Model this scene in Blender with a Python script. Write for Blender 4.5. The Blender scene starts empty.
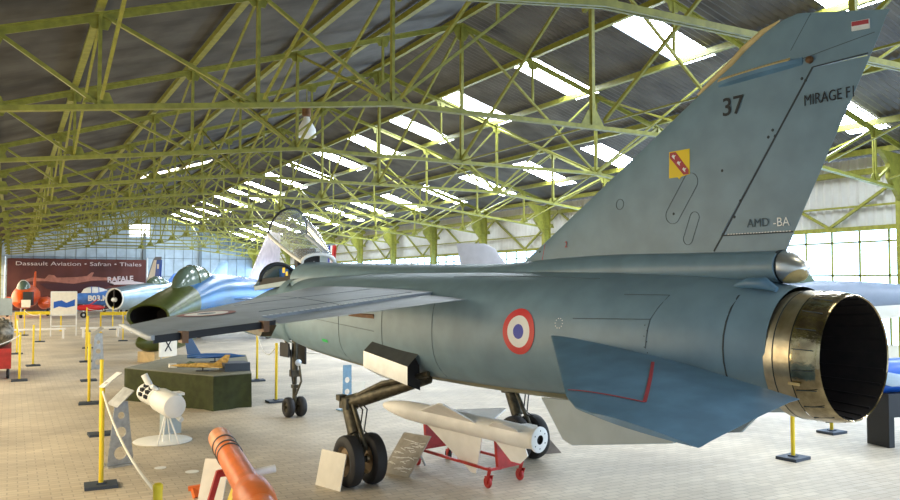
import bpy, math, random
from mathutils import Vector, Matrix
random.seed(7)
PI = math.pi
sc = bpy.context.scene
COL = sc.collection
R = math.radians

# ------------------------------------------------------------------ helpers
class MB:
    def __init__(self):
        self.v = []; self.f = []; self.mi = []; self.cur = 0
    def add(self, vs, fs):
        o = len(self.v)
        self.v += [tuple(p) for p in vs]
        for f in fs:
            self.f.append(tuple(i + o for i in f)); self.mi.append(self.cur)
        return self
    def box(self, c, s, M=None):
        x, y, z = s[0] / 2, s[1] / 2, s[2] / 2
        vs = [Vector(p) for p in ((-x,-y,-z),(x,-y,-z),(x,y,-z),(-x,y,-z),(-x,-y,z),(x,-y,z),(x,y,z),(-x,y,z))]
        if M is not None: vs = [M @ p for p in vs]
        c = Vector(c)
        return self.add([p + c for p in vs], [(3,2,1,0),(4,5,6,7),(0,1,5,4),(1,2,6,5),(2,3,7,6),(3,0,4,7)])
    def bar(self, p, q, w, h=None, up=(0,0,1)):
        h = h or w
        p, q = Vector(p), Vector(q); d = q - p; L = d.length
        if L < 1e-6: return self
        d /= L; u = Vector(up)
        if abs(d.dot(u)) > .98: u = Vector((1,0,0))
        s = d.cross(u).normalized(); u = s.cross(d)
        vs = []
        for e in (p, q):
            for a, b in ((-1,-1),(1,-1),(1,1),(-1,1)):
                vs.append(e + s * (a*w/2) + u * (b*h/2))
        return self.add(vs, [(3,2,1,0),(4,5,6,7),(0,1,5,4),(1,2,6,5),(2,3,7,6),(3,0,4,7)])
    def tube(self, pts, r, n=10, cap=True):
        pts = [Vector(p) for p in pts]
        rs = r if isinstance(r, (list, tuple)) else [r] * len(pts)
        rings = []; ref = None
        for i, p in enumerate(pts):
            if i == 0: d = pts[1] - p
            elif i == len(pts) - 1: d = p - pts[i-1]
            else: d = (pts[i+1] - p).normalized() + (p - pts[i-1]).normalized()
            d.normalize()
            if ref is None:
                ref = Vector((0,0,1)) if abs(d.z) < .9 else Vector((1,0,0))
            s = d.cross(ref).normalized(); ref = s.cross(d).normalized()
            rings.append([p + (s*math.cos(2*PI*k/n) + ref*math.sin(2*PI*k/n)) * rs[i] for k in range(n)])
        return self.loft(rings, cap, cap)
    def loft(self, rings, cap0=True, cap1=True, closed=True):
        n = len(rings[0]); vs = [p for r in rings for p in r]; fs = []
        for i in range(len(rings) - 1):
            for k in range(n if closed else n - 1):
                a = i*n + k; b = i*n + (k+1) % n
                fs.append((a, b, b + n, a + n))
        if cap0: fs.append(tuple(range(n - 1, -1, -1)))
        if cap1: fs.append(tuple((len(rings)-1)*n + k for k in range(n)))
        return self.add(vs, fs)
    def lathe(self, prof, o=(0,0,0), ax=(0,0,1), n=24, cap0=False, cap1=False):
        ax = Vector(ax).normalized(); o = Vector(o)
        t = Vector((0,0,1)) if abs(ax.z) < .9 else Vector((1,0,0))
        s = ax.cross(t).normalized(); u = s.cross(ax)
        rings = [[o + ax*h + (s*math.cos(2*PI*k/n) + u*math.sin(2*PI*k/n))*max(r,1e-4) for k in range(n)] for r, h in prof]
        return self.loft(rings, cap0, cap1)
    def prism(self, poly, d):
        poly = [Vector(p) for p in poly]; d = Vector(d); n = len(poly)
        vs = poly + [p + d for p in poly]
        fs = [tuple(range(n-1,-1,-1)), tuple(range(n, 2*n))] + [(k,(k+1)%n,(k+1)%n+n,k+n) for k in range(n)]
        return self.add(vs, fs)
    def build(self, name, mats, parent=None, smooth=None):
        me = bpy.data.meshes.new(name)
        me.from_pydata(self.v, [], self.f)
        mats = mats if isinstance(mats, (list, tuple)) else [mats]
        for m in mats: me.materials.append(m)
        if any(self.mi): me.polygons.foreach_set('material_index', self.mi)
        import bmesh
        bm = bmesh.new(); bm.from_mesh(me); bmesh.ops.recalc_face_normals(bm, faces=bm.faces[:]); bm.to_mesh(me); bm.free()
        if smooth:
            me.shade_smooth(); me.set_sharp_from_angle(angle=R(smooth))
        me.update()
        o = bpy.data.objects.new(name, me); COL.objects.link(o)
        if parent is not None: o.parent = parent
        return o

def build_each(mb, name, m, parent=None, smooth=None):
    par = list(range(len(mb.v)))
    def fd(i):
        while par[i] != i: par[i] = par[par[i]]; i = par[i]
        return i
    for f in mb.f:
        a = fd(f[0])
        for i in f[1:]: par[fd(i)] = a
    gr = {}
    for f in mb.f: gr.setdefault(fd(f[0]), []).append(f)
    for fs in gr.values():
        ids = sorted({i for f in fs for i in f}); mp = {v: k for k, v in enumerate(ids)}
        q = MB(); q.add([mb.v[i] for i in ids], [tuple(mp[i] for i in f) for f in fs]); q.build(name, m, parent, smooth)

def empty(name, loc=(0,0,0), rz=0, label=None, cat=None, group=None, kind=None):
    o = bpy.data.objects.new(name, None); COL.objects.link(o)
    o.location = loc; o.rotation_euler = (0,0,rz); o.empty_display_size = .2
    return tag(o, label, cat, group, kind)
def tag(o, label=None, cat=None, group=None, kind=None):
    if label: o['label'] = label
    if cat: o['category'] = cat
    if group: o['group'] = group
    if kind: o['kind'] = kind
    return o
def struct(o, label=None, cat=None, group=None): return tag(o, label, cat, group, 'structure')
def copy_tree(o, parent=None):
    c = o.copy(); COL.objects.link(c)
    if parent is not None: c.parent = parent
    for ch in list(o.children): copy_tree(ch, c)
    return c
def text(name, body, size, M, mat, parent=None, align='CENTER', ext=.001, sx=1.0, bold=0):
    cu = bpy.data.curves.new(name, 'FONT'); cu.body = body; cu.size = size; cu.align_x = align; cu.align_y = 'CENTER'
    cu.extrude = ext; cu.offset = bold; cu.resolution_u = 3
    t = bpy.data.objects.new(name + '_curve', cu); COL.objects.link(t)
    bpy.context.view_layer.update()
    dg = bpy.context.evaluated_depsgraph_get()
    me = bpy.data.meshes.new_from_object(t.evaluated_get(dg))
    bpy.data.objects.remove(t); bpy.data.curves.remove(cu)
    me.name = name; me.materials.clear(); me.materials.append(mat)
    me.transform(M @ Matrix.Diagonal((sx,1,1,1)))
    o = bpy.data.objects.new(name, me); COL.objects.link(o)
    if parent is not None: o.parent = parent
    return o
def frame(o, x, y):
    x = Vector(x).normalized(); y = Vector(y); z = x.cross(y).normalized(); y = z.cross(x)
    return Matrix(((x.x,y.x,z.x,o[0]),(x.y,y.y,z.y,o[1]),(x.z,y.z,z.z,o[2]),(0,0,0,1)))

# ------------------------------------------------------------------ materials
def mat(name, col, rough=.5, metal=0., noise=0., nscale=6., bump=0., bscale=40., spec=.5, col2=None, coords='Object'):
    m = bpy.data.materials.new(name); m.use_nodes = True
    nt = m.node_tree; b = nt.nodes['Principled BSDF']
    b.inputs['Base Color'].default_value = (*col, 1); b.inputs['Roughness'].default_value = rough
    b.inputs['Metallic'].default_value = metal; b.inputs['Specular IOR Level'].default_value = spec
    tc = nt.nodes.new('ShaderNodeTexCoord')
    if noise or col2:
        n = nt.nodes.new('ShaderNodeTexNoise'); n.inputs['Scale'].default_value = nscale; n.inputs['Detail'].default_value = 5
        nt.links.new(tc.outputs[coords], n.inputs['Vector'])
        r = nt.nodes.new('ShaderNodeValToRGB')
        c2 = col2 or tuple(c * (1 - noise) for c in col)
        c1 = col if col2 else tuple(min(1, c * (1 + noise)) for c in col)
        r.color_ramp.elements[0].position = .35; r.color_ramp.elements[1].position = .65
        r.color_ramp.elements[0].color = (*c2, 1); r.color_ramp.elements[1].color = (*c1, 1)
        nt.links.new(n.outputs['Fac'], r.inputs['Fac']); nt.links.new(r.outputs['Color'], b.inputs['Base Color'])
    if bump:
        n = nt.nodes.new('ShaderNodeTexNoise'); n.inputs['Scale'].default_value = bscale; n.inputs['Detail'].default_value = 4
        nt.links.new(tc.outputs[coords], n.inputs['Vector'])
        bp = nt.nodes.new('ShaderNodeBump'); bp.inputs['Strength'].default_value = bump; bp.inputs['Distance'].default_value = .02
        nt.links.new(n.outputs['Fac'], bp.inputs['Height']); nt.links.new(bp.outputs['Normal'], b.inputs['Normal'])
    return m
def emis(name, col, s):
    m = bpy.data.materials.new(name); m.use_nodes = True; nt = m.node_tree
    nt.nodes.remove(nt.nodes['Principled BSDF'])
    e = nt.nodes.new('ShaderNodeEmission'); e.inputs['Color'].default_value = (*col, 1); e.inputs['Strength'].default_value = s
    nt.links.new(e.outputs[0], nt.nodes['Material Output'].inputs['Surface'])
    return m
def glassmat(name, tint=(.92,.96,1), gl=.5, sheen=.30):
    m = bpy.data.materials.new(name); m.use_nodes = True; nt = m.node_tree
    nt.nodes.remove(nt.nodes['Principled BSDF'])
    t = nt.nodes.new('ShaderNodeBsdfTransparent'); t.inputs['Color'].default_value = (*tint, 1)
    g = nt.nodes.new('ShaderNodeBsdfGlossy'); g.inputs['Roughness'].default_value = .03
    d_ = nt.nodes.new('ShaderNodeBsdfDiffuse'); d_.inputs['Color'].default_value = (.75,.82,.88,1)  # bluish white diffuse layer paints a reflected sheen into the canopy glass
    g2 = nt.nodes.new('ShaderNodeMixShader'); g2.inputs['Fac'].default_value = sheen
    nt.links.new(t.outputs[0], g2.inputs[1]); nt.links.new(d_.outputs[0], g2.inputs[2]); t = g2
    mx = nt.nodes.new('ShaderNodeMixShader'); fr = nt.nodes.new('ShaderNodeLayerWeight'); fr.inputs['Blend'].default_value = gl
    nt.links.new(fr.outputs['Fresnel'], mx.inputs['Fac']); nt.links.new(t.outputs[0], mx.inputs[1]); nt.links.new(g.outputs[0], mx.inputs[2])
    nt.links.new(mx.outputs[0], nt.nodes['Material Output'].inputs['Surface'])
    return m

M = {}
M['steel'] = mat('green_painted_steel', (.205,.205,.03), .5, 0, .18, 9, spec=.4)
M['roof'] = mat('weathered_roof_sheet', (.105,.096,.08), .55, .15, 0, 1.2, spec=.4, col2=(.055,.048,.04))
M['wallsheet'] = mat('white_corrugated_sheet', (.72,.72,.68), .5, 0, .06, 3)
M['wallgrey'] = mat('pale_grey_corrugated_sheet', (.50,.50,.49), .5, 0, .06, 3)
M['farwall'] = mat('pale_blue_panel', (.42,.52,.60), .6, 0, .12, 1.5)
M['grid'] = mat('grey_panel_joint', (.16,.2,.22), .6)
M['sky'] = emis('daylit_roof_light', (.82,.91,1.0), 32)
M['skyw'] = emis('daylit_roof_light_left', (1,.93,.7), 6)
M['win'] = emis('daylit_window', (.42,.66,1.0), 7)
M['leftglow'] = emis('added_left_wall_glow', (1.0,.83,.56), 4.0)  # warm glow for panes added on the unseen left wall
M['farwin'] = emis('daylit_gable_window', (1,1,1), 3)
M['jet'] = mat('blue_grey_aircraft_paint', (.175,.268,.33), .42, 0, .09, 3.5, bump=.03, bscale=8)
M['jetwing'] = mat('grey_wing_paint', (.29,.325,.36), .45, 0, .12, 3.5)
M['jetblue'] = mat('deeper_blue_grey_paint', (.12,.235,.35), .42, 0, .14, 4)
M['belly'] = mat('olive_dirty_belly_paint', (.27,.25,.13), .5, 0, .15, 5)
M['pale'] = mat('pale_grey_paint', (.36,.43,.47), .5, 0, .06, 4)
M['seam'] = mat('dark_panel_seam', (.035,.045,.05), .7)
M['seamsoft'] = mat('soft_panel_seam', (.085,.12,.14), .7)
M['black'] = mat('black_rubber', (.018,.017,.018), .65, 0, .2, 8)
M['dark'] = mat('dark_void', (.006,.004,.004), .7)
M['brown'] = mat('brown_metal', (.16,.08,.035), .5, .3, .2, 8)
M['ink'] = mat('black_lettering', (.012,.014,.018), .6)
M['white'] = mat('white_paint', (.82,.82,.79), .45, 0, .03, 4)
M['offwhite'] = mat('cream_white_paint', (.92,.90,.86), .45, 0, .05, 5)
M['red'] = mat('signal_red_paint', (.62,.02,.02), .45)
M['redsoft'] = mat('faded_red_paint', (.42,.05,.06), .6)
M['redpale'] = mat('worn_red_paint', (.34,.17,.16), .6)
M['blue'] = mat('roundel_blue_paint', (.01,.03,.42), .45)
M['yellow'] = mat('yellow_paint', (.80,.58,.02), .45, 0, .06, 8)
M['emblem'] = mat('emblem_yellow', (.85,.60,.01), .5)
M['tan'] = mat('tan_dielectric', (.62,.46,.20), .5, 0, .1, 8)
M['gold'] = mat('heat_tinted_titanium', (.56,.48,.33), .30, .9, 0, 7, col2=(.36,.29,.19), bump=.25, bscale=9)
M['gold2'] = mat('brushed_nozzle_metal', (.52,.46,.34), .38, .9, .15, 12)
M['gold3'] = mat('polished_nozzle_petal', (.58,.48,.29), .17, 1, 0, 9, col2=(.30,.23,.14), bump=.5, bscale=7)
M['soot'] = mat('sooty_nozzle_lining', (.009,.005,.005), .7, 0, .4, 14)
M['alu'] = mat('bare_aluminium', (.72,.72,.70), .28, .85, .08, 6)
M['darkgrey'] = mat('dark_grey_metal', (.10,.11,.11), .4, .4, .15, 6)
M['gear'] = mat('oily_gear_metal', (.085,.075,.05), .42, .5, .4, 14)
M['hub'] = mat('bronze_wheel_hub', (.42,.30,.18), .4, .6, .1, 10)
M['glass'] = glassmat('clear_canopy_glass')
M['darkglass'] = mat('dark_canopy_glass', (.10,.14,.10), .18, 0, 0, spec=.6)
M['rope'] = mat('white_rope', (.80,.76,.66), .8)
M['plate'] = mat('dark_post_base', (.05,.065,.09), .6, .2)
M['zinc'] = mat('galvanised_sheet', (.42,.42,.40), .42, .55, .14, 14)
M['zincblue'] = mat('painted_bracket_blue', (.20,.34,.46), .5, .2, .1, 14)
M['cloth'] = mat('dark_green_drape', (.035,.042,.010), .9, 0, .2, 7)
M['tabletop'] = mat('grey_green_table_cover', (.21,.21,.16), .85, 0, .12, 7)
M['orangered'] = mat('orange_red_paint', (.80,.11,.015), .35, 0, .1, 3)
M['orange'] = mat('orange_paint', (.86,.20,.045), .35, 0, .1, 5)
M['orangepale'] = mat('pale_orange_band', (.88,.36,.17), .35, 0, .12, 6)
M['wood'] = mat('plywood', (.62,.47,.25), .7, 0, .15, 5)
M['redrust'] = mat('red_trolley_paint', (.42,.025,.02), .45, 0, .2, 8)
M['card'] = mat('grey_info_board', (.42,.38,.32), .45, 0, .15, 9)
M['paper'] = mat('white_info_card', (.84,.80,.70), .6, 0, .04, 7)
M['browncard'] = mat('brown_info_board', (.19,.15,.12), .5, 0, .2, 8)
M['modelgold'] = mat('sand_model_paint', (.72,.47,.13), .35, 0, 0, 9, col2=(.38,.22,.05))
M['modelblue'] = mat('blue_model_paint', (.03,.11,.32), .35)
M['camo'] = mat('camouflage_paint', (.04,.18,.48), .25, 0, 0, .38, col2=(.05,.12,.20), coords='Object')
M['camogreen'] = mat('olive_camouflage', (.065,.08,.014), .35, 0, .2, 4)
M['pinkmetal'] = mat('warm_bare_metal', (.56,.46,.44), .3, .6, .12, 4)
M['silver'] = mat('blue_silver_skin', (.30,.40,.48), .3, .55, .12, 2)
M['greyjet'] = mat('light_grey_paint', (.17,.21,.28), .5, 0, .08, 3)
M['cobalt'] = mat('cobalt_blue_paint', (.01,.10,.50), .4)
M['skyblue'] = mat('display_blue_paint', (.08,.22,.62), .35, 0, .15, 3)
M['banner'] = mat('printed_banner_cloth', (.055,.014,.012), .75, 0, 0, .35, col2=(.12,.03,.022))
M['bannerpink'] = mat('printed_pale_pink', (.36,.14,.10), .75, 0, .25, 2)
M['bannerdark'] = mat('printed_dark_shape', (.055,.015,.02), .75)
M['bannerlight'] = mat('printed_white', (.60,.50,.50), .75)

def floor_mat():
    m = bpy.data.materials.new('beige_paver_floor'); m.use_nodes = True; nt = m.node_tree; b = nt.nodes['Principled BSDF']
    tc = nt.nodes.new('ShaderNodeTexCoord'); br = nt.nodes.new('ShaderNodeTexBrick')
    br.inputs['Scale'].default_value = 1.0; br.inputs['Brick Width'].default_value = .22; br.inputs['Row Height'].default_value = .11
    br.inputs['Mortar Size'].default_value = .008; br.inputs['Mortar Smooth'].default_value = .4
    br.inputs['Color1'].default_value = (.53,.46,.36,1); br.inputs['Color2'].default_value = (.62,.55,.44,1); br.inputs['Mortar'].default_value = (.42,.37,.29,1)
    nt.links.new(tc.outputs['Object'], br.inputs['Vector'])
    n = nt.nodes.new('ShaderNodeTexNoise'); n.inputs['Scale'].default_value = .6; n.inputs['Detail'].default_value = 6
    nt.links.new(tc.outputs['Object'], n.inputs['Vector'])
    r = nt.nodes.new('ShaderNodeValToRGB'); r.color_ramp.elements[0].color = (.78,.76,.74,1); r.color_ramp.elements[1].color = (1.12,1.1,1.06,1)
    r.color_ramp.elements[0].position = .35; r.color_ramp.elements[1].position = .68
    nt.links.new(n.outputs['Fac'], r.inputs['Fac'])
    mx = nt.nodes.new('ShaderNodeMix'); mx.data_type = 'RGBA'; mx.blend_type = 'MULTIPLY'; mx.inputs[0].default_value = 1
    nt.links.new(br.outputs['Color'], mx.inputs[6]); nt.links.new(r.outputs['Color'], mx.inputs[7])
    nt.links.new(mx.outputs[2], b.inputs['Base Color']); b.inputs['Roughness'].default_value = .6; b.inputs['Specular IOR Level'].default_value = .35
    bp = nt.nodes.new('ShaderNodeBump'); bp.inputs['Strength'].default_value = .35; bp.inputs['Distance'].default_value = .01
    nt.links.new(br.outputs['Fac'], bp.inputs['Height']); bp.invert = True
    nt.links.new(bp.outputs['Normal'], b.inputs['Normal'])
    return m
M['floor'] = floor_mat()
M['ground'] = mat('outside_apron', (.45,.43,.40), .8, 0, .1, 1)

# ------------------------------------------------------------------ hangar: x = right, y = along the hangar
CEN = 9.55; SL = .309; RZ = 8.75; HALF = 10.4; A0, A1 = -9.0, 74.9
BAY = 5.0; T1 = 11.85
trusses = [T1 + BAY * k for k in range(-2, 13)]; trusses[1] -= .35
XL, XR = CEN - HALF - .4, CEN + HALF
def rz(d): return RZ - SL * abs(d)           # top-chord axis height

struct(MB().box((CEN - .2, (A0 + A1)/2, -.1), (2*HALF + .8, A1 - A0 + .4, .2)).build('floor', M['floor']), 'beige brick paver hangar floor', 'floor')
struct(MB().box((CEN, A0 - 40, -.15), (140, 79.5, .2)).build('ground', M['ground']), 'pale concrete apron outside the open hangar end', 'ground')

# roof lights: (slope sign, centre y, d0, d1, width)
sky = []
for k in range(-4, 15):
    y = 13.5 + 4.12 * k
    if y < A1 - 1: sky.append((1, y, 2.3, 4.5, 1.0))
for k in range(-3, 16):
    y = 12.35 + 4.12 * k
    if y < A1 - 1: sky.append((1, y, 6.95, 9.15, 1.0))
sky.append((-1, 43.5, .35, 3.9, 1.7))
sky.append((-1, 2.5, 2.3, 4.5, 1.0)); sky.append((-1, -3.2, 2.3, 4.5, 1.0))
def roof(side):
    P = .18; mb = MB(); dcuts = [0, .35, 2.3, 3.9, 4.5, 6.95, 9.15, HALF + (.25 if side > 0 else .6)]
    n = int((A1 - A0) / (P / 2))
    ys = [A0 + i * P / 2 for i in range(n + 1)]
    vs = []; fs = []
    for i, y in enumerate(ys):
        w = .02 if i % 2 else -.02
        for d in dcuts: vs.append((CEN + side * d, y, rz(d) + .27 + w))
    m = len(dcuts)
    for i in range(n):
        yc = (ys[i] + ys[i+1]) / 2
        for j in range(m - 1):
            dc = (dcuts[j] + dcuts[j+1]) / 2
            if any(s == side and abs(yc - y) < wd/2 and a < dc < b for s, y, a, b, wd in sky): continue
            fs.append((i*m + j, i*m + j + 1, (i+1)*m + j + 1, (i+1)*m + j))
    mb.add(vs, fs)
    return mb.build('ceiling', M['roof'])
struct(roof(-1), 'corrugated underside of the left roof slope', 'ceiling'); struct(roof(1), 'corrugated underside of the right roof slope', 'ceiling')
for i, (s, y, a, b, w) in enumerate(sky):
    mb = MB()
    z0, z1 = rz(a) + .27, rz(b) + .27
    mb.add([(CEN+s*a, y-w/2-.03, z0), (CEN+s*b, y-w/2-.03, z1), (CEN+s*b, y+w/2+.03, z1), (CEN+s*a, y+w/2+.03, z0)], [(0,1,2,3)])
    o = mb.build('window_%d' % (i + 1), M['sky'] if s > 0 else M['skyw'])
    struct(o, 'white translucent roof light in the %s roof slope' % ('right' if s > 0 else 'left'), 'roof light', 'roof lights')

# purlins
for i, d in enumerate([0, 2.1, -2.1, 4.14, -4.14, 6.36, -6.36, 8.55, -8.55, 9.95, -9.95]):
    mb = MB(); w = .07
    mb.box((CEN + d, (A0 + A1)/2, rz(d) + .15), (w, A1 - A0 - .1, .14)); mb.box((CEN + d, (A0 + A1)/2, rz(d) + .085), (.11, A1 - A0 - .1, .02))
    struct(mb.build('purlin', M['steel']), 'green steel purlin running the length of the roof', 'purlin', 'roof purlins')

# trusses (local: x = d from ridge line, y = 0)
NOD = [0, 2.1, 4.14, 6.36, 8.55, 9.85]
CH = {0: 5.33, 4.14: 5.33, 6.36: 5.08, 8.55: 4.84, 9.85: 4.65}
def truss():
    t = empty('roof_truss')
    for s in (-1, 1):
        mb = MB(); a, b = (0, 0, RZ), (s*9.95, 0, rz(9.95))
        mb.bar(a, b, .13, .02); mb.bar((0,0,RZ-.05), (s*9.95,0,rz(9.95)-.05), .025, .11)
        mb.build('rafter', M['steel'], t)
        for d in (4.14, 6.36, 8.55):
            mb = MB(); mb.bar((s*d,.03,CH[d]), (s*d,.03,rz(d)), .04); mb.bar((s*d,-.03,CH[d]), (s*d,-.03,rz(d)), .03, .05); mb.build('post', M['steel'], t)
        for (d0, z0, d1, z1) in ((8.55, rz(8.55), 6.36, CH[6.36]), (6.36, rz(6.36), 4.14, CH[4.14]), (0, RZ, 4.14, 5.33), (9.85, rz(9.85), 8.55, CH[8.55])):
            mb = MB(); mb.bar((s*d0,0,z0), (s*d1,0,z1), .06, .05); mb.build('strut', M['steel'], t)
        k = .42; xm, zm = s*4.14*k, RZ + (5.33 - RZ)*k
        mb = MB(); mb.bar((s*2.1,0,rz(2.1)), (s*2.1,0,RZ + (5.33-RZ)*2.1/4.14), .05); mb.build('short_post', M['steel'], t)
        for d in NOD[1:]:
            mb = MB()
            if d in CH:
                z = CH[d]; mb.prism([(s*d-.2,-.008,z+.02),(s*d+.2,-.008,z+.02),(s*d+.13,-.008,z+.18),(s*d-.1,-.008,z+.18)], (0,.016,0))
                mb.build('gusset_plate', M['steel'], t); mb = MB()
            z = rz(d); mb.prism([(s*d-.2,-.008,z-.02+s*.06),(s*d+.2,-.008,z-.02-s*.06),(s*d+.1,-.008,z-.22),(s*d-.1,-.008,z-.22)], (0,.016,0))
            mb.build('gusset_plate', M['steel'], t)
    mb = MB()
    for e in (-.035, .035):
        pts = [(-9.85,e,4.65),(-4.14,e,5.33),(4.14,e,5.33),(9.85,e,4.65)]
        for p, q in zip(pts, pts[1:]): mb.bar(p, q, .045, .075)
    mb.build('tie_beam', M['steel'], t)
    mb = MB(); mb.bar((0,0,5.33), (0,0,RZ), .09, .07); mb.build('king_post', M['steel'], t)
    for z, h in ((RZ-.02, -.4), (5.36, .3)):
        mb = MB(); mb.prism([(-.28,-.01,z-(.08 if h<0 else 0)),(.28,-.01,z-(.08 if h<0 else 0)),(.1,-.01,z+h),(-.1,-.01,z+h)], (0,.02,0)); mb.build('gusset_plate', M['steel'], t)
    return t
ORD = ['hidden overhead', 'first', 'second', 'third', 'fourth', 'fifth', 'sixth', 'seventh', 'eighth', 'ninth', 'tenth', 'eleventh', 'twelfth', 'thirteenth', 'last']
tp = truss()
for i, y in enumerate(trusses):
    o = tp if i == 0 else copy_tree(tp)
    o.location = (CEN, y, 0)
    struct(o, 'green steel roof truss, %s in line down the hangar' % ORD[i], 'roof truss', 'roof trusses')
# longitudinal bracing per bay
def bracing():
    t = empty('sway_bracing')
    for s in (-1, 1):
        d = s * 4.14
        for p, q in (((d,BAY,5.36), (d,0,rz(d)-.06)), ((d,0,5.36), (d,BAY,rz(d)-.06))):
            mb = MB(); mb.bar(p, q, .045, .045); mb.build('brace', M['steel'], t)
        d = s * 8.55
        mb = MB(); mb.bar((d,BAY,4.86), (d,0,rz(d)-.06), .04, .04); mb.build('brace', M['steel'], t)
        d = s * 6.36
        mb = MB(); mb.bar((d,BAY,5.1), (d,0,rz(d)-.06), .035, .035); mb.build('brace', M['steel'], t)
    mb = MB(); mb.bar((0,BAY,5.4), (0,0,RZ-.1), .055, .055); mb.build('brace', M['steel'], t)
    mb = MB(); mb.bar((0,0,5.36), (0,BAY,5.36), .03, .03); mb.build('brace', M['steel'], t)
    return t
bp_ = bracing()
for i, y in enumerate(trusses[:-1]):
    o = bp_ if i == 0 else copy_tree(bp_)
    o.location = (CEN, y, 0)
    struct(o, 'green diagonal bracing between two roof trusses, bay %s' % ORD[i], 'roof bracing', 'roof bracing')

# columns
def column(s):
    t = empty('wall_column')
    mb = MB(); x = s * (9.65 if s > 0 else 10.45)
    mb.box((x, 0, 2.75), (.30, .02, 5.5)); mb.box((x - .15, 0, 2.75), (.02, .2, 5.5)); mb.box((x + .15, 0, 2.75), (.02, .2, 5.5))
    mb.build('shaft', M['steel'], t)
    mb = MB(); k_ = 1 if s > 0 else .3; mb.prism([(x-s*.15,-.06,5.55),(x-s*.95*k_,-.06,5.62),(x-s*.6*k_,-.06,5.3),(x-s*.6*k_,-.06,4.95),(x-s*.15,-.06,4.4)], (0,.12,0)); mb.build('haunch', M['steel'], t)
    return t
for s, nm in ((1, 'right'), (-1, 'left')):
    c0 = column(s)
    for i, y in enumerate(trusses):
        o = c0 if i == 0 else copy_tree(c0)
        o.location = (CEN, y, 0); struct(o, 'green steel wall column along the %s wall, %s truss' % (nm, ORD[i]), 'column', 'wall columns')

# right wall: upper corrugated band, window bays, low wall
def corr(x, y0, y1, z0, z1, name, m, p=.2, amp=.02):
    n = int((y1 - y0) / (p / 2)); vs = []; fs = []
    for i in range(n + 1):
        for z in (z0, z1): vs.append((x + (amp if i % 2 else -amp), y0 + (y1 - y0)*i/n, z))
    fs = [(2*i, 2*i+1, 2*i+3, 2*i+2) for i in range(n)]
    return MB().add(vs, fs).build(name, m)
struct(corr(XR, A0, A1, 3.85, 5.75, 'wall_right', M['wallgrey'], .25, .035), 'white corrugated sheet on the upper right wall', 'wall')
struct(MB().box((XR + .05, (A0+A1)/2, .4), (.1, A1 - A0, .8)).build('wall_right_low', M['wallsheet']), 'low white wall under the right windows', 'wall')
ys = [A0] + trusses + [A1]
for i, (y0, y1) in enumerate(zip(ys, ys[1:])):
    if y1 - y0 < .5: continue
    w = struct(MB().add([(XR+.03,y0+.03,.8),(XR+.03,y1-.03,.8),(XR+.03,y1-.03,3.8),(XR+.03,y0+.03,3.8)], [(0,1,2,3)]).build('window_%d' % (100 + i), M['win']), 'bright glazed bay in the right wall', 'window', 'right wall windows')
    mb = MB(); n = max(1, round((y1 - y0) / .85))
    for k in range(n + 1): mb.box((XR - .01, y0 + .03 + (y1-y0-.06)*k/n, 2.3), (.04, .05, 3.0))
    for z in (1.6, 2.6, 3.5): mb.box((XR - .01, (y0+y1)/2, z), (.04, y1-y0-.06, .05))
    mb.build('glazing_bar', M['steel'], w)
    mb = MB(); ym = (y0+y1)/2
    for z, h in ((3.85, .12), (5.35, .16)): mb.box((XR-.12, ym, z), (.1, y1-y0-.05, h))
    mb.box((XR-.1, ym, 4.45), (.05, y1-y0-.05, .05))
    mb.bar((XR-.12,y0+.1,5.3),(XR-.12,ym,3.9),.07); mb.bar((XR-.12,y1-.1,5.3),(XR-.12,ym,3.9),.07)
    struct(mb.build('eave_girder', M['steel']), 'green lattice girder above the right wall windows', 'girder', 'eave girders')
struct(corr(XL, A0, A1, 3.85, 5.75, 'wall_left', M['wallsheet'], .2), 'white corrugated sheet on the upper left wall', 'wall')
struct(MB().box((XL - .05, (A0+A1)/2, .4), (.1, A1 - A0, .8)).build('wall_left_low', M['wallsheet']), 'low white wall under the added left glow panes', 'wall')
for i, (y0, y1) in enumerate(zip(ys, ys[1:])):
    if y1 - y0 < .5: continue
    if y0 < 6:
        struct(corr(XL, y0, y1, .8, 3.85, 'wall_left_panel', M['wallsheet'], .2), 'white sheeted bay of the left wall near the open end', 'wall'); continue
    w = struct(MB().add([(XL-.03,y0+.03,.8),(XL-.03,y1-.03,.8),(XL-.03,y1-.03,3.8),(XL-.03,y0+.03,3.8)], [(0,1,2,3)]).build('window_%d' % (130 + i), M['leftglow']), 'added warm glowing pane in the unseen left wall', 'window', 'added left wall glow panes')  # unseen panes, added to light the fighter's left side and the floor
    mb = MB(); n = max(1, round((y1 - y0) / .85))
    for k in range(n + 1): mb.box((XL + .01, y0 + .03 + (y1-y0-.06)*k/n, 2.3), (.03, .03, 3.0))
    for z in (1.6, 2.6, 3.5): mb.box((XL + .01, (y0+y1)/2, z), (.03, y1-y0-.06, .03))
    mb.build('glazing_bar', M['steel'], w)
# far wall
mb = MB(); mb.prism([(XL,A1,0),(XR,A1,0),(XR,A1,rz(HALF)+.3),(CEN,A1,RZ+.3),(XL,A1,rz(HALF)+.3)], (0,.15,0))
struct(mb.build('wall_far', M['farwall']), 'pale blue panelled gable wall at the far end', 'wall')
mb = MB()
for k in range(26):
    x = XL + .4 + k*.8; mb.box((x, A1-.02, (rz(x-CEN)+.2)/2), (.03,.03,rz(x-CEN)+.2))
for z in (1.5,3,4.6,5.6,6.6,7.4):
    hw = min(HALF, (RZ+.25-z)/SL); mb.box((CEN, A1-.02, z), (2*hw, .03, .04))
struct(mb.build('trim_far', M['grid']), 'thin grey joints of the far gable wall', 'wall joints')
for x in (10.2, 15.0):
    struct(MB().box((x, A1-.14, 3.4), (.22,.2,6.8)).build('wall_column', M['grid']), 'grey post against the far gable wall at %s' % ('its middle' if x < 12 else 'its right'), 'column')
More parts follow.
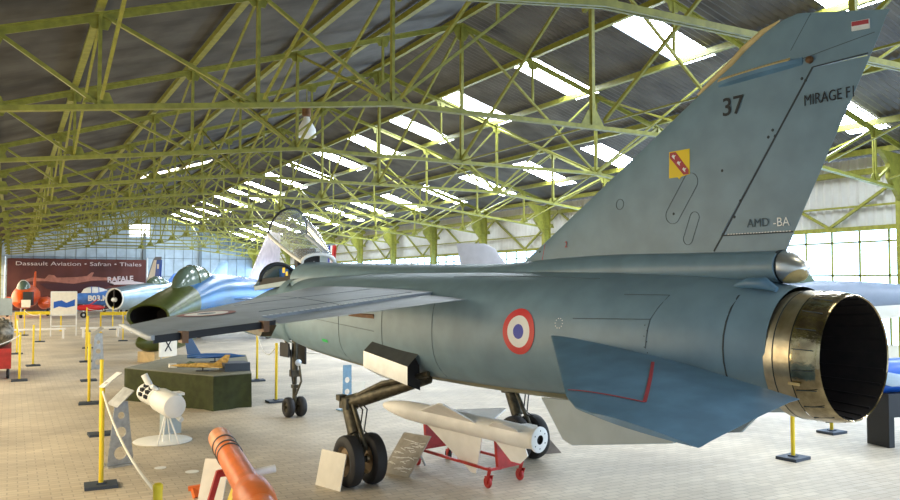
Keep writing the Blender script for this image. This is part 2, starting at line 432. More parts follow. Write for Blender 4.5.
struct(MB().box((9.85, A1-.05, 7.05), (1.75,.06,1.1)).build('window_90', M['farwin']), 'bright window high in the far gable', 'window')

# ------------------------------------------------------------------ Mirage: local x = right, y = forward from the nozzle rim, z = up
mir = empty('fighter_jet', (5.384, 3.712, 0), R(4.89), 'large blue-grey swept-wing fighter jet with tail number 37 and a wide brass exhaust', 'aircraft')
FS = [(.40,.482,1.408,2.372,2.0),(1.0,.60,1.34,2.45,2.05),(2.0,.735,1.26,2.50,2.2),(3.0,.83,1.215,2.525,2.4),(4.0,.90,1.205,2.53,2.7),(5.0,.94,1.205,2.535,2.9),(6.5,.95,1.21,2.54,3.0),(8.0,.93,1.29,2.52,3.0),(8.7,.90,1.36,2.50,3.0)]
FF = [(8.6,.64,1.34,2.50,2.4),(9.5,.60,1.38,2.46,2.3),(11,.50,1.36,2.32,2.2),(12.3,.38,1.36,2.08,2.1),(13.3,.25,1.44,1.92,2),(14.0,.10,1.56,1.78,2),(14.25,.02,1.65,1.69,2)]
def lerp_tab(T, s):
    if s <= T[0][0]: return T[0][1:]
    for i in range(len(T) - 1):
        a, b = T[i], T[i+1]
        if a[0] <= s <= b[0]:
            t = (s - a[0]) / (b[0] - a[0])
            p0 = T[max(i-1,0)]; p3 = T[min(i+2,len(T)-1)]
            out = []
            for k in range(1, 5):
                m1 = (b[k]-p0[k])/max(b[0]-p0[0],1e-6)*(b[0]-a[0]); m2 = (p3[k]-a[k])/max(p3[0]-a[0],1e-6)*(b[0]-a[0])
                h = (2*t**3-3*t*t+1)*a[k] + (t**3-2*t*t+t)*m1 + (-2*t**3+3*t*t)*b[k] + (t**3-t*t)*m2
                out.append(h)
            return out
    return T[-1][1:]
def section(T, s, n=40):
    w, zb, zt, e = lerp_tab(T, s); zc, hh = (zb+zt)/2, (zt-zb)/2; r = []
    for k in range(n):
        a = 2*PI*k/n; c, si = math.cos(a), math.sin(a)
        r.append((w*math.copysign(abs(c)**(2/e), c), s, zc + hh*math.copysign(abs(si)**(2/e), si)))
    return r
def fy(s, z):
    w, zb, zt, e = lerp_tab(FS, s); v = min(.999, abs((z-(zb+zt)/2)/((zt-zb)/2)))
    return w*(1-v**e)**(1/e)
mb = MB(); S = [.40+.15*i for i in range(56)]; S = [s for s in S if s < 8.7] + [8.7]
mb.loft([section(FS, s, 48) for s in S], False, True)
fus = mb.build('fuselage', M['jet'], mir, 40)
mb = MB(); S = [8.6+.2*i for i in range(29)]; mb.loft([section(FF, min(s,14.25), 32) for s in S]); mb.build('nose_section', M['jet'], mir, 40)
mb = MB(); mb.tube([(0,14.1,1.67),(0,14.9,1.68),(0,15.25,1.68)], [.03,.02,.008]); mb.build('pitot_probe', M['alu'], mir, 40)
for s in (-1, 1):
    mb = MB(); mb.lathe([(.30,8.55),(.22,9.0),(.02,9.5)], (s*.66,0,1.95), (0,1,0), 20); mb.build('shock_cone', M['darkgrey'], mir, 40)
    mb = MB()
    rg = []
    for q in (8.68, 8.95):
        rg.append([(s*(.62+.36*math.cos(a)), q, 1.95+.52*math.sin(a)) for a in [(-PI/2+PI*k/12) for k in range(13)]])
    mb.loft(rg, False, False, False); mb.build('intake_lip', M['jet'], mir, 40)
# dirty lower belly strip
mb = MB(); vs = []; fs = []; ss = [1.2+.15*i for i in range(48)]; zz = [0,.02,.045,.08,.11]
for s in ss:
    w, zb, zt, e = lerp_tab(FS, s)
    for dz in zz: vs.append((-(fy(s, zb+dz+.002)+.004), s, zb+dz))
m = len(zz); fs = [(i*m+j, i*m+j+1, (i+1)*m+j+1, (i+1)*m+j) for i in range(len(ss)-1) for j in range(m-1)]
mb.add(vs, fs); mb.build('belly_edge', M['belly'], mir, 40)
# dorsal spine
SP = [(.56,.15,2.40,2.655,2),(1.4,.17,2.38,2.665,2),(2.4,.20,2.36,2.68,2),(3.4,.24,2.34,2.655,2),(4.2,.30,2.30,2.625,2),(5.2,.34,2.28,2.64,2),(6.6,.38,2.26,2.67,2),(8.5,.42,2.2,2.725,2.1),(9.6,.42,2.15,2.765,2.1)]
mb = MB(); mb.loft([section(SP, .56+.226*i, 28) for i in range(41)]); mb.build('dorsal_spine', M['jet'], mir, 40)
# parachute cone
mb = MB(); mb.lathe([(.127,.01),(.127,0),(.122,-.05),(.105,-.11),(.075,-.17),(.04,-.205),(.001,-.215)], (0,.555,2.53), (0,1,.2), 28)
mb.build('parachute_cone', M['alu'], mir, 50)
mb = MB(); rg = []
CP = [(0,.127),(.05,.122),(.11,.105),(.17,.075),(.205,.04),(.215,.004)]
for k in range(11):
    t = k/10; q = .03+.18*t
    rr = next(a[1]+(b[1]-a[1])*(q-a[0])/(b[0]-a[0]) for a, b in zip(CP, CP[1:]) if a[0] <= q <= b[0]) + .003
    rg.append([(-rr*math.cos(a), .555-q, 2.53-.2*q+rr*math.sin(a)) for a in [(-1.5+(.55+1.35*t)*j/8) for j in range(9)]])
mb.loft(rg, False, False, False); mb.build('parachute_cone_tip', M['tan'], mir, 50)
mb = MB(); mb.lathe([(.131,.02),(.133,0),(.131,-.02)], (0,.565,2.53), (0,1,0), 28); mb.build('cone_joint', M['seam'], mir, 40)

# exhaust
NZ = 1.855
mb = MB(); mb.lathe([(.484,.42),(.486,.34)], (0,0,NZ), (0,1,0), 48); ex = mb.build('exhaust_nozzle', M['gold2'], mir, 40)
mb = MB(); mb.lathe([(.488,.34),(.487,.21)], (0,0,NZ), (0,1,0), 48); mb.build('middle_ring', M['gold'], ex, 40)
mb = MB(); mb.lathe([(.489,.345),(.491,.34),(.489,.335)], (0,0,NZ), (0,1,0), 48); mb.lathe([(.480,.212),(.482,.195),(.478,.185)], (0,0,NZ), (0,1,0), 48); build_each(mb, 'ring_seam', M['seam'], ex, 40)
mb = MB(); mb.lathe([(.488,.20),(.484,.12),(.474,.05),(.462,.0),(.455,-.008),(.448,0)], (0,0,NZ), (0,1,0), 48); mb.build('nozzle_petals', M['gold3'], ex, 50)
mb = MB(); mb.lathe([(.449,0),(.43,.2),(.40,.7),(.38,1.4)], (0,0,NZ), (0,1,0), 40, False, True); mb.build('nozzle_lining', M['soot'], ex, 40)
mb = MB()
for k in range(24):
    a = 2*PI*k/24; mb.bar((.445*math.cos(a),.02,NZ+.445*math.sin(a)), (.405*math.cos(a),.55,NZ+.405*math.sin(a)), .012, .02)
build_each(mb, 'lining_rib', M['soot'], ex)
mb = MB()
for a in (3.5,): mb.bar((.49*math.cos(a),.23,NZ+.49*math.sin(a)), (.50*math.cos(a),.14,NZ+.50*math.sin(a)), .014, .02)
build_each(mb, 'pin', M['tan'], ex)
mb = MB()
for k in range(20):
    a = 2*PI*(k+.5)/20
    mb.bar((.489*math.cos(a),.185,NZ+.489*math.sin(a)), (.4865*math.cos(a),.03,NZ+.4665*math.sin(a)), .006, .006)
build_each(mb, 'petal_seam', M['seam'], ex)

# airfoil panels
def tk(u): return 2.6*(.62*math.sqrt(max(u,0))*(1-u)+.12*(1-u)*u+.006) if u < 1 else .012
def foil_rows(rows, us):
    # rows: (LE point, TE point, thickness, thickness direction)
    rings = []
    for le, te, t, n in rows:
        le, te, n = Vector(le), Vector(te), Vector(n)
        up = [le + (te-le)*u + n*(t*tk(u)/2) for u in us]; lo = [le + (te-le)*u - n*(t*tk(u)/2) for u in us]
        rings.append(up + lo[::-1])
    return rings
US = [0,.004,.015,.04,.08,.15,.25,.36,.48,.6,.72,.82]
# wing
def wle(y): return 8.0 - (y-.9)*1.2121
def wte(y): return 3.65 - (y-.85)*.176
def wz(y, u=0): return 2.30 - (y-.85)*.0806 - .035*u
def wrow(y, s): return ((-s*y if True else 0, wle(y), wz(y,0)), (-s*y, wte(y), wz(y,1)), .175-.035*(y-.85), (0,0,1))
for s in (1, -1):
    ys_ = [.62,.85,1.2,1.7,2.3,2.9,3.12,3.6,4.0,4.2]
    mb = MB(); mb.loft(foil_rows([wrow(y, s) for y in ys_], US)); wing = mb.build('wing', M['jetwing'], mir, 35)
    u1 = [.823,.9,.96,1]
    rows = []
    for y in (.9,1.6,2.3,3.1):
        r = wrow(y, s); le, te = Vector(r[0]), Vector(r[1]); te.z -= .03; rows.append((le, te, r[2], r[3]))
    mb = MB(); mb.loft(foil_rows(rows, u1)); mb.build('flap', M['jetwing'], mir, 35)
    rows = [wrow(y, s) for y in (3.14,3.6,4.0,4.19)]
    mb = MB(); mb.loft(foil_rows(rows, [.823,.9,.985])); mb.build('aileron', M['jetwing'], mir, 35)
    mb = MB(); rows = []
    for y in (3.14, 4.19):
        r = wrow(y, s); le, te = Vector(r[0]), Vector(r[1]); p = le + (te-le)*.985
        rows.append([(p.x, p.y, p.z+.004), (p.x, p.y, p.z-.055), (p.x, p.y-.012, p.z-.055), (p.x, p.y-.012, p.z+.002)])
    mb.loft(rows); mb.build('aileron_edge', M['ink'], mir)
    for y in (3.25, 3.95):
        p = wrow(y, s)[1]; mb = MB(); mb.box((p[0], p[1]+.02, p[2]-.035), (.05,.12,.09)); mb.build('aileron_bracket', M['brown'], mir)
    # hinge fairing under the wing near the split
    mb = MB(); p = wrow(3.2, s)[1]; mb.loft([[(p[0]-.05,p[1]+.5,p[2]-.05),(p[0]+.05,p[1]+.5,p[2]-.05),(p[0]+.05,p[1]+.5,p[2]-.10),(p[0]-.05,p[1]+.5,p[2]-.10)],[(p[0]-.05,p[1]-.02,p[2]-.03),(p[0]+.05,p[1]-.02,p[2]-.03),(p[0]+.05,p[1]+.1,p[2]-.13),(p[0]-.05,p[1]+.1,p[2]-.13)]]); mb.build('flap_track', M['gear'], mir)
    mb = MB(); a, b = wrow(4.19, s), wrow(4.27, s); le, te = Vector(a[0]), Vector(a[1])
    mb.tube([(le.x, le.y+.25, le.z), (le.x-s*.02, le.y-.1, le.z), (te.x-s*.02, te.y+.05, te.z-.01), (te.x, te.y+.0, te.z-.01)], [.012,.026,.026,.02], 12)
    mb.build('wingtip_rail', M['jetwing'], mir, 50)
def wing_top(y, sgm):   # point on the left wing's upper surface
    le, te = wle(y), wte(y); u = (le - sgm)/(le - te); t = .175-.035*(y-.85)
    return wz(y,u)+t*tk(u)/2
def wpatch(pts, name, m, off=.004):
    pass
def wroundel(cs, cy, rad, rings, name):
    par = None
    for r0, r1, m in rings:
        mb = MB(); vs = []; n = 40
        for k in range(n):
            for r in (r0, r1):
                a = 2*PI*k/n; ss_, yy_ = cs + r*math.cos(a), cy + r*math.sin(a); vs.append((-yy_, ss_, wing_top(yy_, ss_)+.005))
        mb.add(vs, [(2*k,2*k+1,(2*k+3)%(2*n),(2*k+2)%(2*n)) for k in range(n)])
        o = mb.build(name if par is None else 'roundel_ring', m, par or mir, 60)
        par = par or o
wroundel(4.30, 3.42, .3, [(.20,.27,M['redpale']),(.085,.20,M['offwhite']),(.001,.085,M['greyjet'])], 'wing_roundel')
mb = MB()
for k in range(26):
    y = 1.35 + k*.07; u = .815; sg = wle(y) + (wte(y)-wle(y))*u
    mb.box((-y, sg, wing_top(y, sg)+.002), (.034, .012, .006))
build_each(mb, 'hinge_dash', M['white'], mir)
mb = MB(); y = 2.0
for (ya, sa, yb, sb) in ((1.0,4.6,3.0,4.05),(1.0,5.6,2.9,5.05),(2.0,6.5,2.2,3.9)):
    P = []
    for k in range(12):
        t = k/11; yy, s_ = ya+(yb-ya)*t, sa+(sb-sa)*t; P.append((-yy, s_, wing_top(yy, s_)+.001))
    for p, q in zip(P, P[1:]): mb.bar(p, q, .008, .004)
mb.build('wing_seam', M['seamsoft'], mir)

# fin
LE = [(2.45,4.12),(2.64,3.79),(2.80,3.51),(3.33,2.59),(3.70,1.95),(4.05,1.35)]
def interp(T, z):
    for a, b in zip(T, T[1:]):
        if a[0] <= z <= b[0]: return a[1] + (b[1]-a[1])*(z-a[0])/(b[0]-a[0])
    return T[0][1] if z < T[0][0] else T[-1][1]
TE = [(2.45,.62),(2.64,.54),(3.5,.11),(4.05,-.17)]
HG = [(2.80,1.11),(4.05,.27)]
def frow(z, full=True, u0=None):
    return ((0, interp(LE,z), z), (0, interp(TE,z), z), .15 - .045*(z-2.5), (-1,0,0))
UF = [0,.004,.015,.04,.08,.15,.25,.36,.48,.6,.72,.82,.92,1]
mb = MB()
mb.loft(foil_rows([frow(z) for z in (2.45,2.64,2.80)], UF))
rings = []
for z in (2.80,3.05,3.33,3.6,3.85,4.05):
    r = frow(z); uh = (interp(LE,z)-interp(HG,z))/(interp(LE,z)-interp(TE,z)) - .006
    rings.append(foil_rows([r], [u*uh for u in (0,.004,.015,.04,.08,.15,.25,.36,.48,.6,.72,.84,.93,1)])[0])
mb.loft(rings)
top = [((0,1.35,4.05),(0,-.17,4.05)),((0,1.0,4.25),(0,-.235,4.18)),((0,.88,4.335),(0,-.26,4.24)),((0,.70,4.43),(0,-.28,4.29)),((0,.52,4.49),(0,-.30,4.32)),((0,.40,4.505),(0,-.31,4.335))]
mb.loft(foil_rows([(a, b, .08-.008*i, (-1,0,0)) for i, (a, b) in enumerate(top)], UF))
fin = mb.build('tail_fin', M['jet'], mir, 30)
rings = []
for z in (2.805,3.05,3.33,3.6,3.85,4.042):
    r = frow(z); uh = (interp(LE,z)-interp(HG,z))/(interp(LE,z)-interp(TE,z)) + .004
    rings.append(foil_rows([r], [uh+(1-uh)*u for u in (0,.2,.4,.6,.8,1)])[0])
mb = MB(); mb.loft(rings); rud = mb.build('rudder', M['jet'], mir, 30)
def fin_x(s, z):
    le, te = interp(LE,min(z,4.05)), interp(TE,min(z,4.05))
    if z > 4.05:
        k = (z-4.05)/.455; le = 1.35 + (.40-1.35)*min(1,k); te = -.17-.14*min(1,k)
    u = max(0,min(1,(le-s)/(le-te))); t = .15-.045*(z-2.5) if z <= 4.05 else .08-.04*(z-4.05)/.45
    return t*tk(u)/2
def fpoly(pts, name, m, off=.005, th=None, parent=None):
    mb = MB(); mb.prism([(-(fin_x(s,z)+off), s, z) for s, z in pts], (off*.8,0,0)); return mb.build(name, m, parent or mir)
def fline(pts, name, m, w=.01, off=.003, close=False):
    mb = MB(); P = []
    pp = pts + ([pts[0]] if close else [])
    for a, b in zip(pp, pp[1:]):
        n = max(1, int(math.hypot(b[0]-a[0], b[1]-a[1])/.12))
        P += [(a[0]+(b[0]-a[0])*k/n, a[1]+(b[1]-a[1])*k/n) for k in range(n)]
    P.append(pp[-1])
    Q = [(-(fin_x(*p)+off-.002), p[0], p[1]) for p in P]
    for a, b in zip(Q, Q[1:]): mb.bar(a, b, w, .004, (1,0,0))
    return mb.build(name, m, mir)
fline([(.27,4.05),(1.11,2.80),(1.20,2.67)], 'rudder_hinge_line', M['seam'], .014)
fline([(.27,4.05),(-.15,4.06)], 'rudder_top_line', M['seam'], .01)
fline([(1.11,2.80),(.47,2.80)], 'rudder_lower_line', M['seam'], .012)
mb = MB()
for k in range(22):
    s_ = 1.05-.58*k/22; mb.box((-(fin_x(s_,2.805)+.003), s_, 2.808), (.004,.016,.007))
build_each(mb, 'rivet', M['offwhite'], mir)
def rrect(cs, cz, hw, hh, rot):
    P = []
    for k in range(24):
        a = 2*PI*(k+.5)/24; x = hw*math.cos(a); z = hw*math.sin(a) + (max(0,hh-hw) if math.sin(a) > 0 else -max(0,hh-hw))
        P.append((cs + x*math.cos(rot) - z*math.sin(rot), cz + x*math.sin(rot) + z*math.cos(rot)))
    return P
fline(rrect(1.53,3.15,.08,.25,.62), 'access_panel', M['seamsoft'], .005, .003, True)
fline(rrect(1.43,2.88,.05,.15,.38), 'access_panel', M['seamsoft'], .005, .003, True)
fline(rrect(2.28,3.16,.05,.05,0), 'access_panel', M['seamsoft'], .006, .003, True)
fline([(3.45,2.62),(3.42,2.82)], 'fin_seam', M['redsoft'], .008)
fline([(.55,4.11),(-.2,4.2)], 'fin_seam', M['seamsoft'], .006)
fline([(.45,4.22),(.28,4.47)], 'fin_seam', M['seamsoft'], .006)
mb = MB()
for s_, z in ((.62,3.62),(.60,3.57),(.66,3.57),(.93,3.08),(.99,2.95),(1.1,3.35),(.36,3.98),(.33,3.96),(3.5,2.74),(1.62,3.02)):
    mb.lathe([(.013,0),(.001,.004)], (-(fin_x(s_,z)+.001), s_, z), (-1,0,0), 8)
build_each(mb, 'rivet', M['seam'], mir)
# fin leading-edge antenna strip, side antenna, lamps
mb = MB()
P = [(1.36,4.045),(1.20,4.14),(1.0,4.25),(.88,4.337),(.70,4.432),(.55,4.485)]
mb.tube([(0,s_+.008,z+.008) for s_, z in P], [.012,.026,.03,.03,.026,.006], 10); mb.build('leading_edge_aerial', M['tan'], mir, 50)
mb = MB(); rg = []
for t in [i/12 for i in range(13)]:
    s_ = 1.13-.78*t; z = 4.10 + .025*t; zt_ = z + .035*math.sin(PI*min(1,t*1.6+.05))**.6 if t < .6 else z+.035*(1-(t-.6)/.5)
    ou = .05*math.sin(PI*min(1,(t+.02)*.97))**.5
    x0 = fin_x(s_, z)
    rg.append([(-(x0-.005), s_, z+.03), (-(x0+ou), s_, z+.012), (-(x0+ou), s_, z-.02), (-(x0-.005), s_, z-.045)])
mb.loft(rg); sa_ = mb.build('side_aerial', M['jetblue'], mir, 40)
mb = MB(); rg = []
for t in [i/12 for i in range(13)]:
    s_ = 1.135-.68*t; z = 4.115+.025*t; ou = .048*math.sin(PI*min(1,(t+.03)*.9))**.5; x0 = fin_x(s_, z)
    rg.append([(-(x0-.002), s_, z+.03), (-(x0+ou+.004), s_, z+.004), (-(x0+ou+.004), s_, z-.004), (-(x0-.002), s_, z+.012)])
mb.loft(rg); mb.build('aerial_top_strip', M['tan'], sa_, 40)
mb = MB(); mb.lathe([(.03,0),(.026,.03),(.001,.045)], (-(fin_x(.29,4.11)-.005), .29, 4.11), (-1,0,0), 14); mb.build('fin_lamp', M['brown'], mir, 40)
tl = fpoly([(-.04,4.315),(-.17,4.305),(-.17,4.235),(-.04,4.245)], 'tail_light', M['white'], .012)
fpoly([(-.045,4.31),(-.165,4.30),(-.165,4.27),(-.045,4.28)], 'red_lens', M['redsoft'], .018, parent=tl)
# fin markings
def FM(s_, z, off=.006):
    xs = (-fin_x(s_-.15, z)+fin_x(s_+.15, z))/.3; xz = (-fin_x(s_, z+.05)+fin_x(s_, z-.05))/.1
    return frame((-(fin_x(s_, z)+off), s_, z), (xs,-1,0), (xz,0,1))
text('tail_number', '37', .215, FM(.985,3.875), M['ink'], mir, bold=.002)
text('type_lettering', 'MIRAGE F1', .118, FM(.145,3.80), M['ink'], mir, sx=.72)
text('maker_lettering', 'AMD', .10, FM(.77,2.885), M['seamsoft'], mir, sx=.92)
text('maker_lettering', '-BA', .10, FM(.565,2.88), M['offwhite'], mir, sx=.92)
em = fpoly([(1.665,3.585),(1.435,3.585),(1.435,3.36),(1.53,3.345),(1.55,3.325),(1.57,3.345),(1.665,3.345)], 'unit_emblem', M['emblem'], .005)
fpoly([(1.655,3.575),(1.59,3.575),(1.445,3.40),(1.445,3.36),(1.50,3.36),(1.655,3.53)], 'emblem_band', M['redsoft'], .008, parent=em)
for k in range(3):
    s_, z = 1.61-.06*k, 3.535-.065*k
    fpoly([(s_+.022,z+.006),(s_+.006,z+.02),(s_-.004,z+.01),(s_-.024,z+.012),(s_-.008,z-.006),(s_-.012,z-.026),(s_+.006,z-.012)], 'emblem_bird', M['white'], .010, parent=em)
text('stencil', '2', .09, FM(3.05,2.80), M['redsoft'], mir)
# tailplanes
def stab(s):
    rows = []
    for y, le, zl, te, zt in ((.60,2.70,1.94,.05,1.60),(.80,2.42,1.905,.0,1.60),(1.3,1.76,1.74,-.07,1.54),(1.80,1.10,1.59,-.15,1.475),(1.90,.90,1.545,-.17,1.46),(1.93,.70,1.53,-.17,1.455)):
        rows.append(((-s*y,le,zl),(-s*y,te,zt),.11-.04*(y-.6),(0,.1,1)))
    mb = MB(); mb.loft(foil_rows(rows, UF)); return mb.build('tailplane', M['jetblue'], mir, 30)
stab(1); stab(-1)
def stab_pt(y, f):   # point on upper surface of left tailplane
    T = ((.60,2.70,1.94,.05,1.60),(.80,2.42,1.905,.0,1.60),(1.3,1.76,1.74,-.07,1.54),(1.80,1.10,1.59,-.15,1.475),(1.90,.90,1.545,-.17,1.46))
    for a, b in zip(T, T[1:]):
        if a[0] <= y <= b[0]:
            t = (y-a[0])/(b[0]-a[0]); le, zl, te, zt = [a[k]+(b[k]-a[k])*t for k in range(1,5)]
            return (-y, le+(te-le)*f, zl+(zt-zl)*f + (.11-.04*(y-.6))*tk(f)/2 + .004)
mb = MB()
def sline(mb, ya, fa, yb, fb, w):
    P = [stab_pt(ya+(yb-ya)*k/8, fa+(fb-fa)*k/8) for k in range(9)]
    for p, q in zip(P, P[1:]): mb.bar(p, q, w, .004)
sline(mb, .84,.51,1.58,.55,.026); sline(mb, 1.58,.55,1.72,.03,.016); mb.build('no_step_line', M['redsoft'], mir)
# ventral fins
for s in (1, -1):
    P = [(3.0,1.25),(2.62,.90),(2.48,.865),(1.30,1.075),(1.0,1.35)]
    mb = MB(); mb.prism([(-s*(.42+(1.25-z)*.15)-.018, y, z) for y, z in P], (.036,0,0)); mb.build('ventral_fin', M['pale'], mir)
# fuselage roundel
def fus_roundel(cs, cz, rings):
    par = None
    for r0, r1, m in rings:
        mb = MB(); vs = []; n = 48
        for k in range(n):
            for r in (r0, (r0+r1)/2, r1):
                a = 2*PI*k/n; s_, z = cs + r*math.cos(a), cz + r*math.sin(a); vs.append((-(fy(s_, z)+.005), s_, z))
        fs = []
        for k in range(n):
            for j in range(2): fs.append((3*k+j, 3*k+j+1, (3*((k+1)%n))+j+1, (3*((k+1)%n))+j))
        mb.add(vs, fs); o = mb.build('roundel' if par is None else 'roundel_ring', m, par or mir, 60); par = par or o
fus_roundel(2.88, 1.93, [(.155,.222,M['red']),(.072,.155,M['white']),(.001,.072,M['blue'])])
def bline(pts, name, m, w=.009, off=.002):
    mb = MB(); P = []
    for a, b in zip(pts, pts[1:]):
        n = max(1, int(math.hypot(b[0]-a[0], b[1]-a[1])/.08)); P += [(a[0]+(b[0]-a[0])*k/n, a[1]+(b[1]-a[1])*k/n) for k in range(n)]
    P.append(pts[-1]); Q = [Vector((-(fy(*p)+off), p[0], p[1])) for p in P]
    for a, b in zip(Q, Q[1:]): mb.bar(a, b, w, .004, (1,0,.3))
    return mb.build(name, m, mir)
bline([(.72,2.43),(.72,2.3),(.72,2.0),(.72,1.7),(.72,1.5)], 'engine_bay_seam', M['seam'], .012)
bline([(1.75,2.30),(1.30,2.30),(1.38,2.10),(2.2,2.08)], 'fuselage_seam', M['seamsoft'], .006)
bline([(1.38,2.10),(1.40,1.86)], 'fuselage_seam', M['seamsoft'], .006)
for s_ in (4.3,5.4,6.6): bline([(s_,2.2),(s_,1.35)], 'fuselage_seam', M['seamsoft'], .004)
bline([(7.6,1.9),(6.6,1.85),(5.6,1.8)], 'fuselage_seam', M['seamsoft'], .006)
bline([(4.4,2.47),(3.2,2.47),(2.2,2.44)], 'fuselage_seam', M['seamsoft'], .006)
mb = MB()
for k in range(10):
    a = 2*PI*k/10; s_, z = 2.36+.045*math.cos(a), 2.03+.045*math.sin(a); mb.lathe([(.006,0),(.001,.002)], (-(fy(s_,z)+.001), s_, z), (-1,0,0), 6)
build_each(mb, 'rivet', M['offwhite'], mir)
mb = MB()
for k in range(14):
    s_ = 1.42-.002*k; z = 2.05-.045*k; mb.lathe([(.006,0),(.001,.003)], (-(fy(s_,z)+.001), s_-.03*(k%2), z), (-1,0,0), 6)
build_each(mb, 'rivet', M['seam'], mir)
mb = MB(); mb.add([(-(fy(s_,z)+.006), s_, z) for s_, z in ((7.18,1.62),(7.0,1.61),(7.0,1.57),(7.18,1.58))], [(0,1,2,3)]); mb.build('green_mark', mat('green_mark_paint', (.02,.45,.10), .5), mir)
mb = MB()
for k in range(4):
    s_ = 7.85-.16*k; mb.add([(-(fy(s_,1.47)+.006), s_, 1.50), (-(fy(s_,1.42)+.006), s_-.03, 1.43), (-(fy(s_,1.42)+.006), s_-.09, 1.43), (-(fy(s_,1.47)+.006), s_-.06, 1.50)], [(0,1,2,3)])
build_each(mb, 'vent_slot', M['ink'], mir)
mb = MB(); mb.loft([[(-(fy(6.3,2.0)-.01),6.3,2.02),(-(fy(6.3,2.0)+.012),6.3,2.0),(-(fy(6.3,2.0)-.01),6.3,1.94)],[(-(fy(5.6,2.0)-.01),5.6,2.02),(-(fy(5.6,2.0)+.012),5.6,2.0),(-(fy(5.6,2.0)-.01),5.6,1.92)]]); mb.build('flap_actuator_bay', M['brown'], mir)
# small scoop by the nozzle, on the upper shoulder
mb = MB(); mb.tube([(-.24,.86,2.37),(-.25,.7,2.40),(-.25,.56,2.395),(-.24,.46,2.35)], [.01,.045,.05,.02], 12); mb.build('cooling_scoop', M['jetblue'], mir, 50)
# gear door boxes
for s in (1, -1):
    C0 = [(.86,1.74),(1.06,1.56),(1.06,1.36),(.84,1.24)]; C1 = [(.86,1.62),(1.04,1.45),(1.04,1.24),(.82,1.15)]
    mb = MB()
    a = [(-s*y, 5.66, z) for y, z in C0]; b = [(-s*y, 4.62, z) for y, z in C1]
    mb.add(a + b, [(0,1,5,4)]); g = mb.build('gear_door', M['darkgrey'], mir)
    mb = MB(); mb.add(a + b, [(1,2,6,5),(2,3,7,6)]); mb.build('polished_lower_skin', M['alu'], g)
    mb = MB(); bb = [(-s*y, 4.70, z) for y, z in [(.84,1.61),(1.03,1.44),(1.03,1.25),(.82,1.16)]]; mb.add(bb, [(0,1,2,3)]); mb.build('well_lining', M['dark'], g)
    # gear leg
    K = Vector((-s*1.25,5.68,.93)); X = Vector((-s*1.25,5.37,.30))
    mb = MB(); mb.tube([(-s*.72,4.66,1.30),(-s*.98,5.15,1.12),K], [.065,.08,.095], 12); mb.tube([(-s*.80,4.55,1.36),(-s*1.05,5.2,1.2),(-s*1.22,5.55,1.02)], .035, 8)
    mb.tube([(-s*.7,5.0,1.22),(-s*1.0,5.3,1.02),(-s*1.2,5.6,.95)], .018, 8)
    leg = mb.build('main_gear_leg', M['gear'], mir, 40)
    mb = MB(); mb.tube([K+Vector((0,.02,.02)), K+(X-K)*.55], .085, 14); mb.tube([K+(X-K)*.5, X+Vector((0,0,-.02))], .05, 12)
    mb.tube([K+Vector((0,-.12,.0)), X+Vector((0,-.13,.18)), X], .03, 10)
    mb.box(K, (.16,.2,.13)); mb.box(K+Vector((-s*.05,.1,.06)), (.1,.1,.07)); mb.box(K+(X-K)*.8, (.24,.09,.06))
    mb.tube([X+Vector((-.24,0,0)), X+Vector((.24,0,0))], .04, 12)
    mb.build('shock_strut', M['gear'], leg, 40)
    mb = MB()
    for e in (0,.06): mb.tube([K+Vector((e,-.08,.08)), K+Vector((e+.05,-.28,-.05)), K+Vector((e,-.3,-.3)), X+Vector((e,-.12,.3))], .01, 6)
    mb.build('brake_hose', M['black'], leg)
    for e in (-1, 1):
        c = X + Vector((e*.15,0,.0)); w = .085
        mb = MB(); mb.lathe([(.17,-w*.8),(.20,-w),(.255,-w),(.292,-w*.72),(.303,-w*.3),(.303,w*.3),(.292,w*.72),(.255,w),(.20,w),(.17,w*.8)], c, (1,0,0), 40)
        ty = mb.build('wheel', M['black'], mir, 40)
        mb = MB(); mb.lathe([(.001,-w*.75),(.05,-w*.85),(.06,-w*.55),(.15,-w*.45),(.175,-w*.85),(.175,w*.85),(.15,w*.45),(.06,w*.55),(.05,w*.85),(.001,w*.75)], c, (1,0,0), 24); mb.build('hub', M['hub'], ty, 40)
# nose gear
mb = MB(); mb.tube([(0,10.36,1.5),(0,10.36,.75)], .06, 12); mb.tube([(0,10.36,.8),(0,10.36,.18)], .04, 12); mb.tube([(0,10.36,.9),(0,10.9,1.45)], .03, 8); mb.tube([(.05,10.28,.95),(.05,10.18,.65),(0,10.3,.4)], .02, 8)
mb.box((0,10.36,.78), (.16,.14,.12)); mb.box((0,10.33,.55), (.12,.12,.06)); mb.tube([(-.2,10.36,.18),(.2,10.36,.18)], .025, 8)
ng = mb.build('nose_gear_leg', M['gear'], mir, 40)
mb = MB(); mb.box((.16,10.5,1.12), (.03,.5,.36)); mb.box((-.16,10.45,1.2), (.03,.4,.25)); mb.tube([(-.1,10.3,1.2),(-.12,10.25,.9),(-.06,10.3,.6)], .014, 6); mb.build('torque_link', M['black'], ng)
mb = MB(); mb.lathe([(.05,0),(.06,.04),(.001,.05)], (0,10.24,.98), (0,-1,0), 14, True); mb.build('landing_lamp', M['alu'], ng, 40)
for e in (-1, 1):
    c = (e*.115,10.36,.18); w = .07
    mb = MB(); mb.lathe([(.09,-w*.8),(.12,-w),(.15,-w*.95),(.175,-w*.6),(.18,0),(.175,w*.6),(.15,w*.95),(.12,w),(.09,w*.8)], c, (1,0,0), 32); ty = mb.build('wheel', M['black'], mir, 40)
    mb = MB(); mb.lathe([(.001,-w*.6),(.085,-w*.55),(.09,-w*.8),(.09,w*.8),(.085,w*.55),(.001,w*.6)], c, (1,0,0), 20); mb.build('hub', M['gear'], ty, 40)
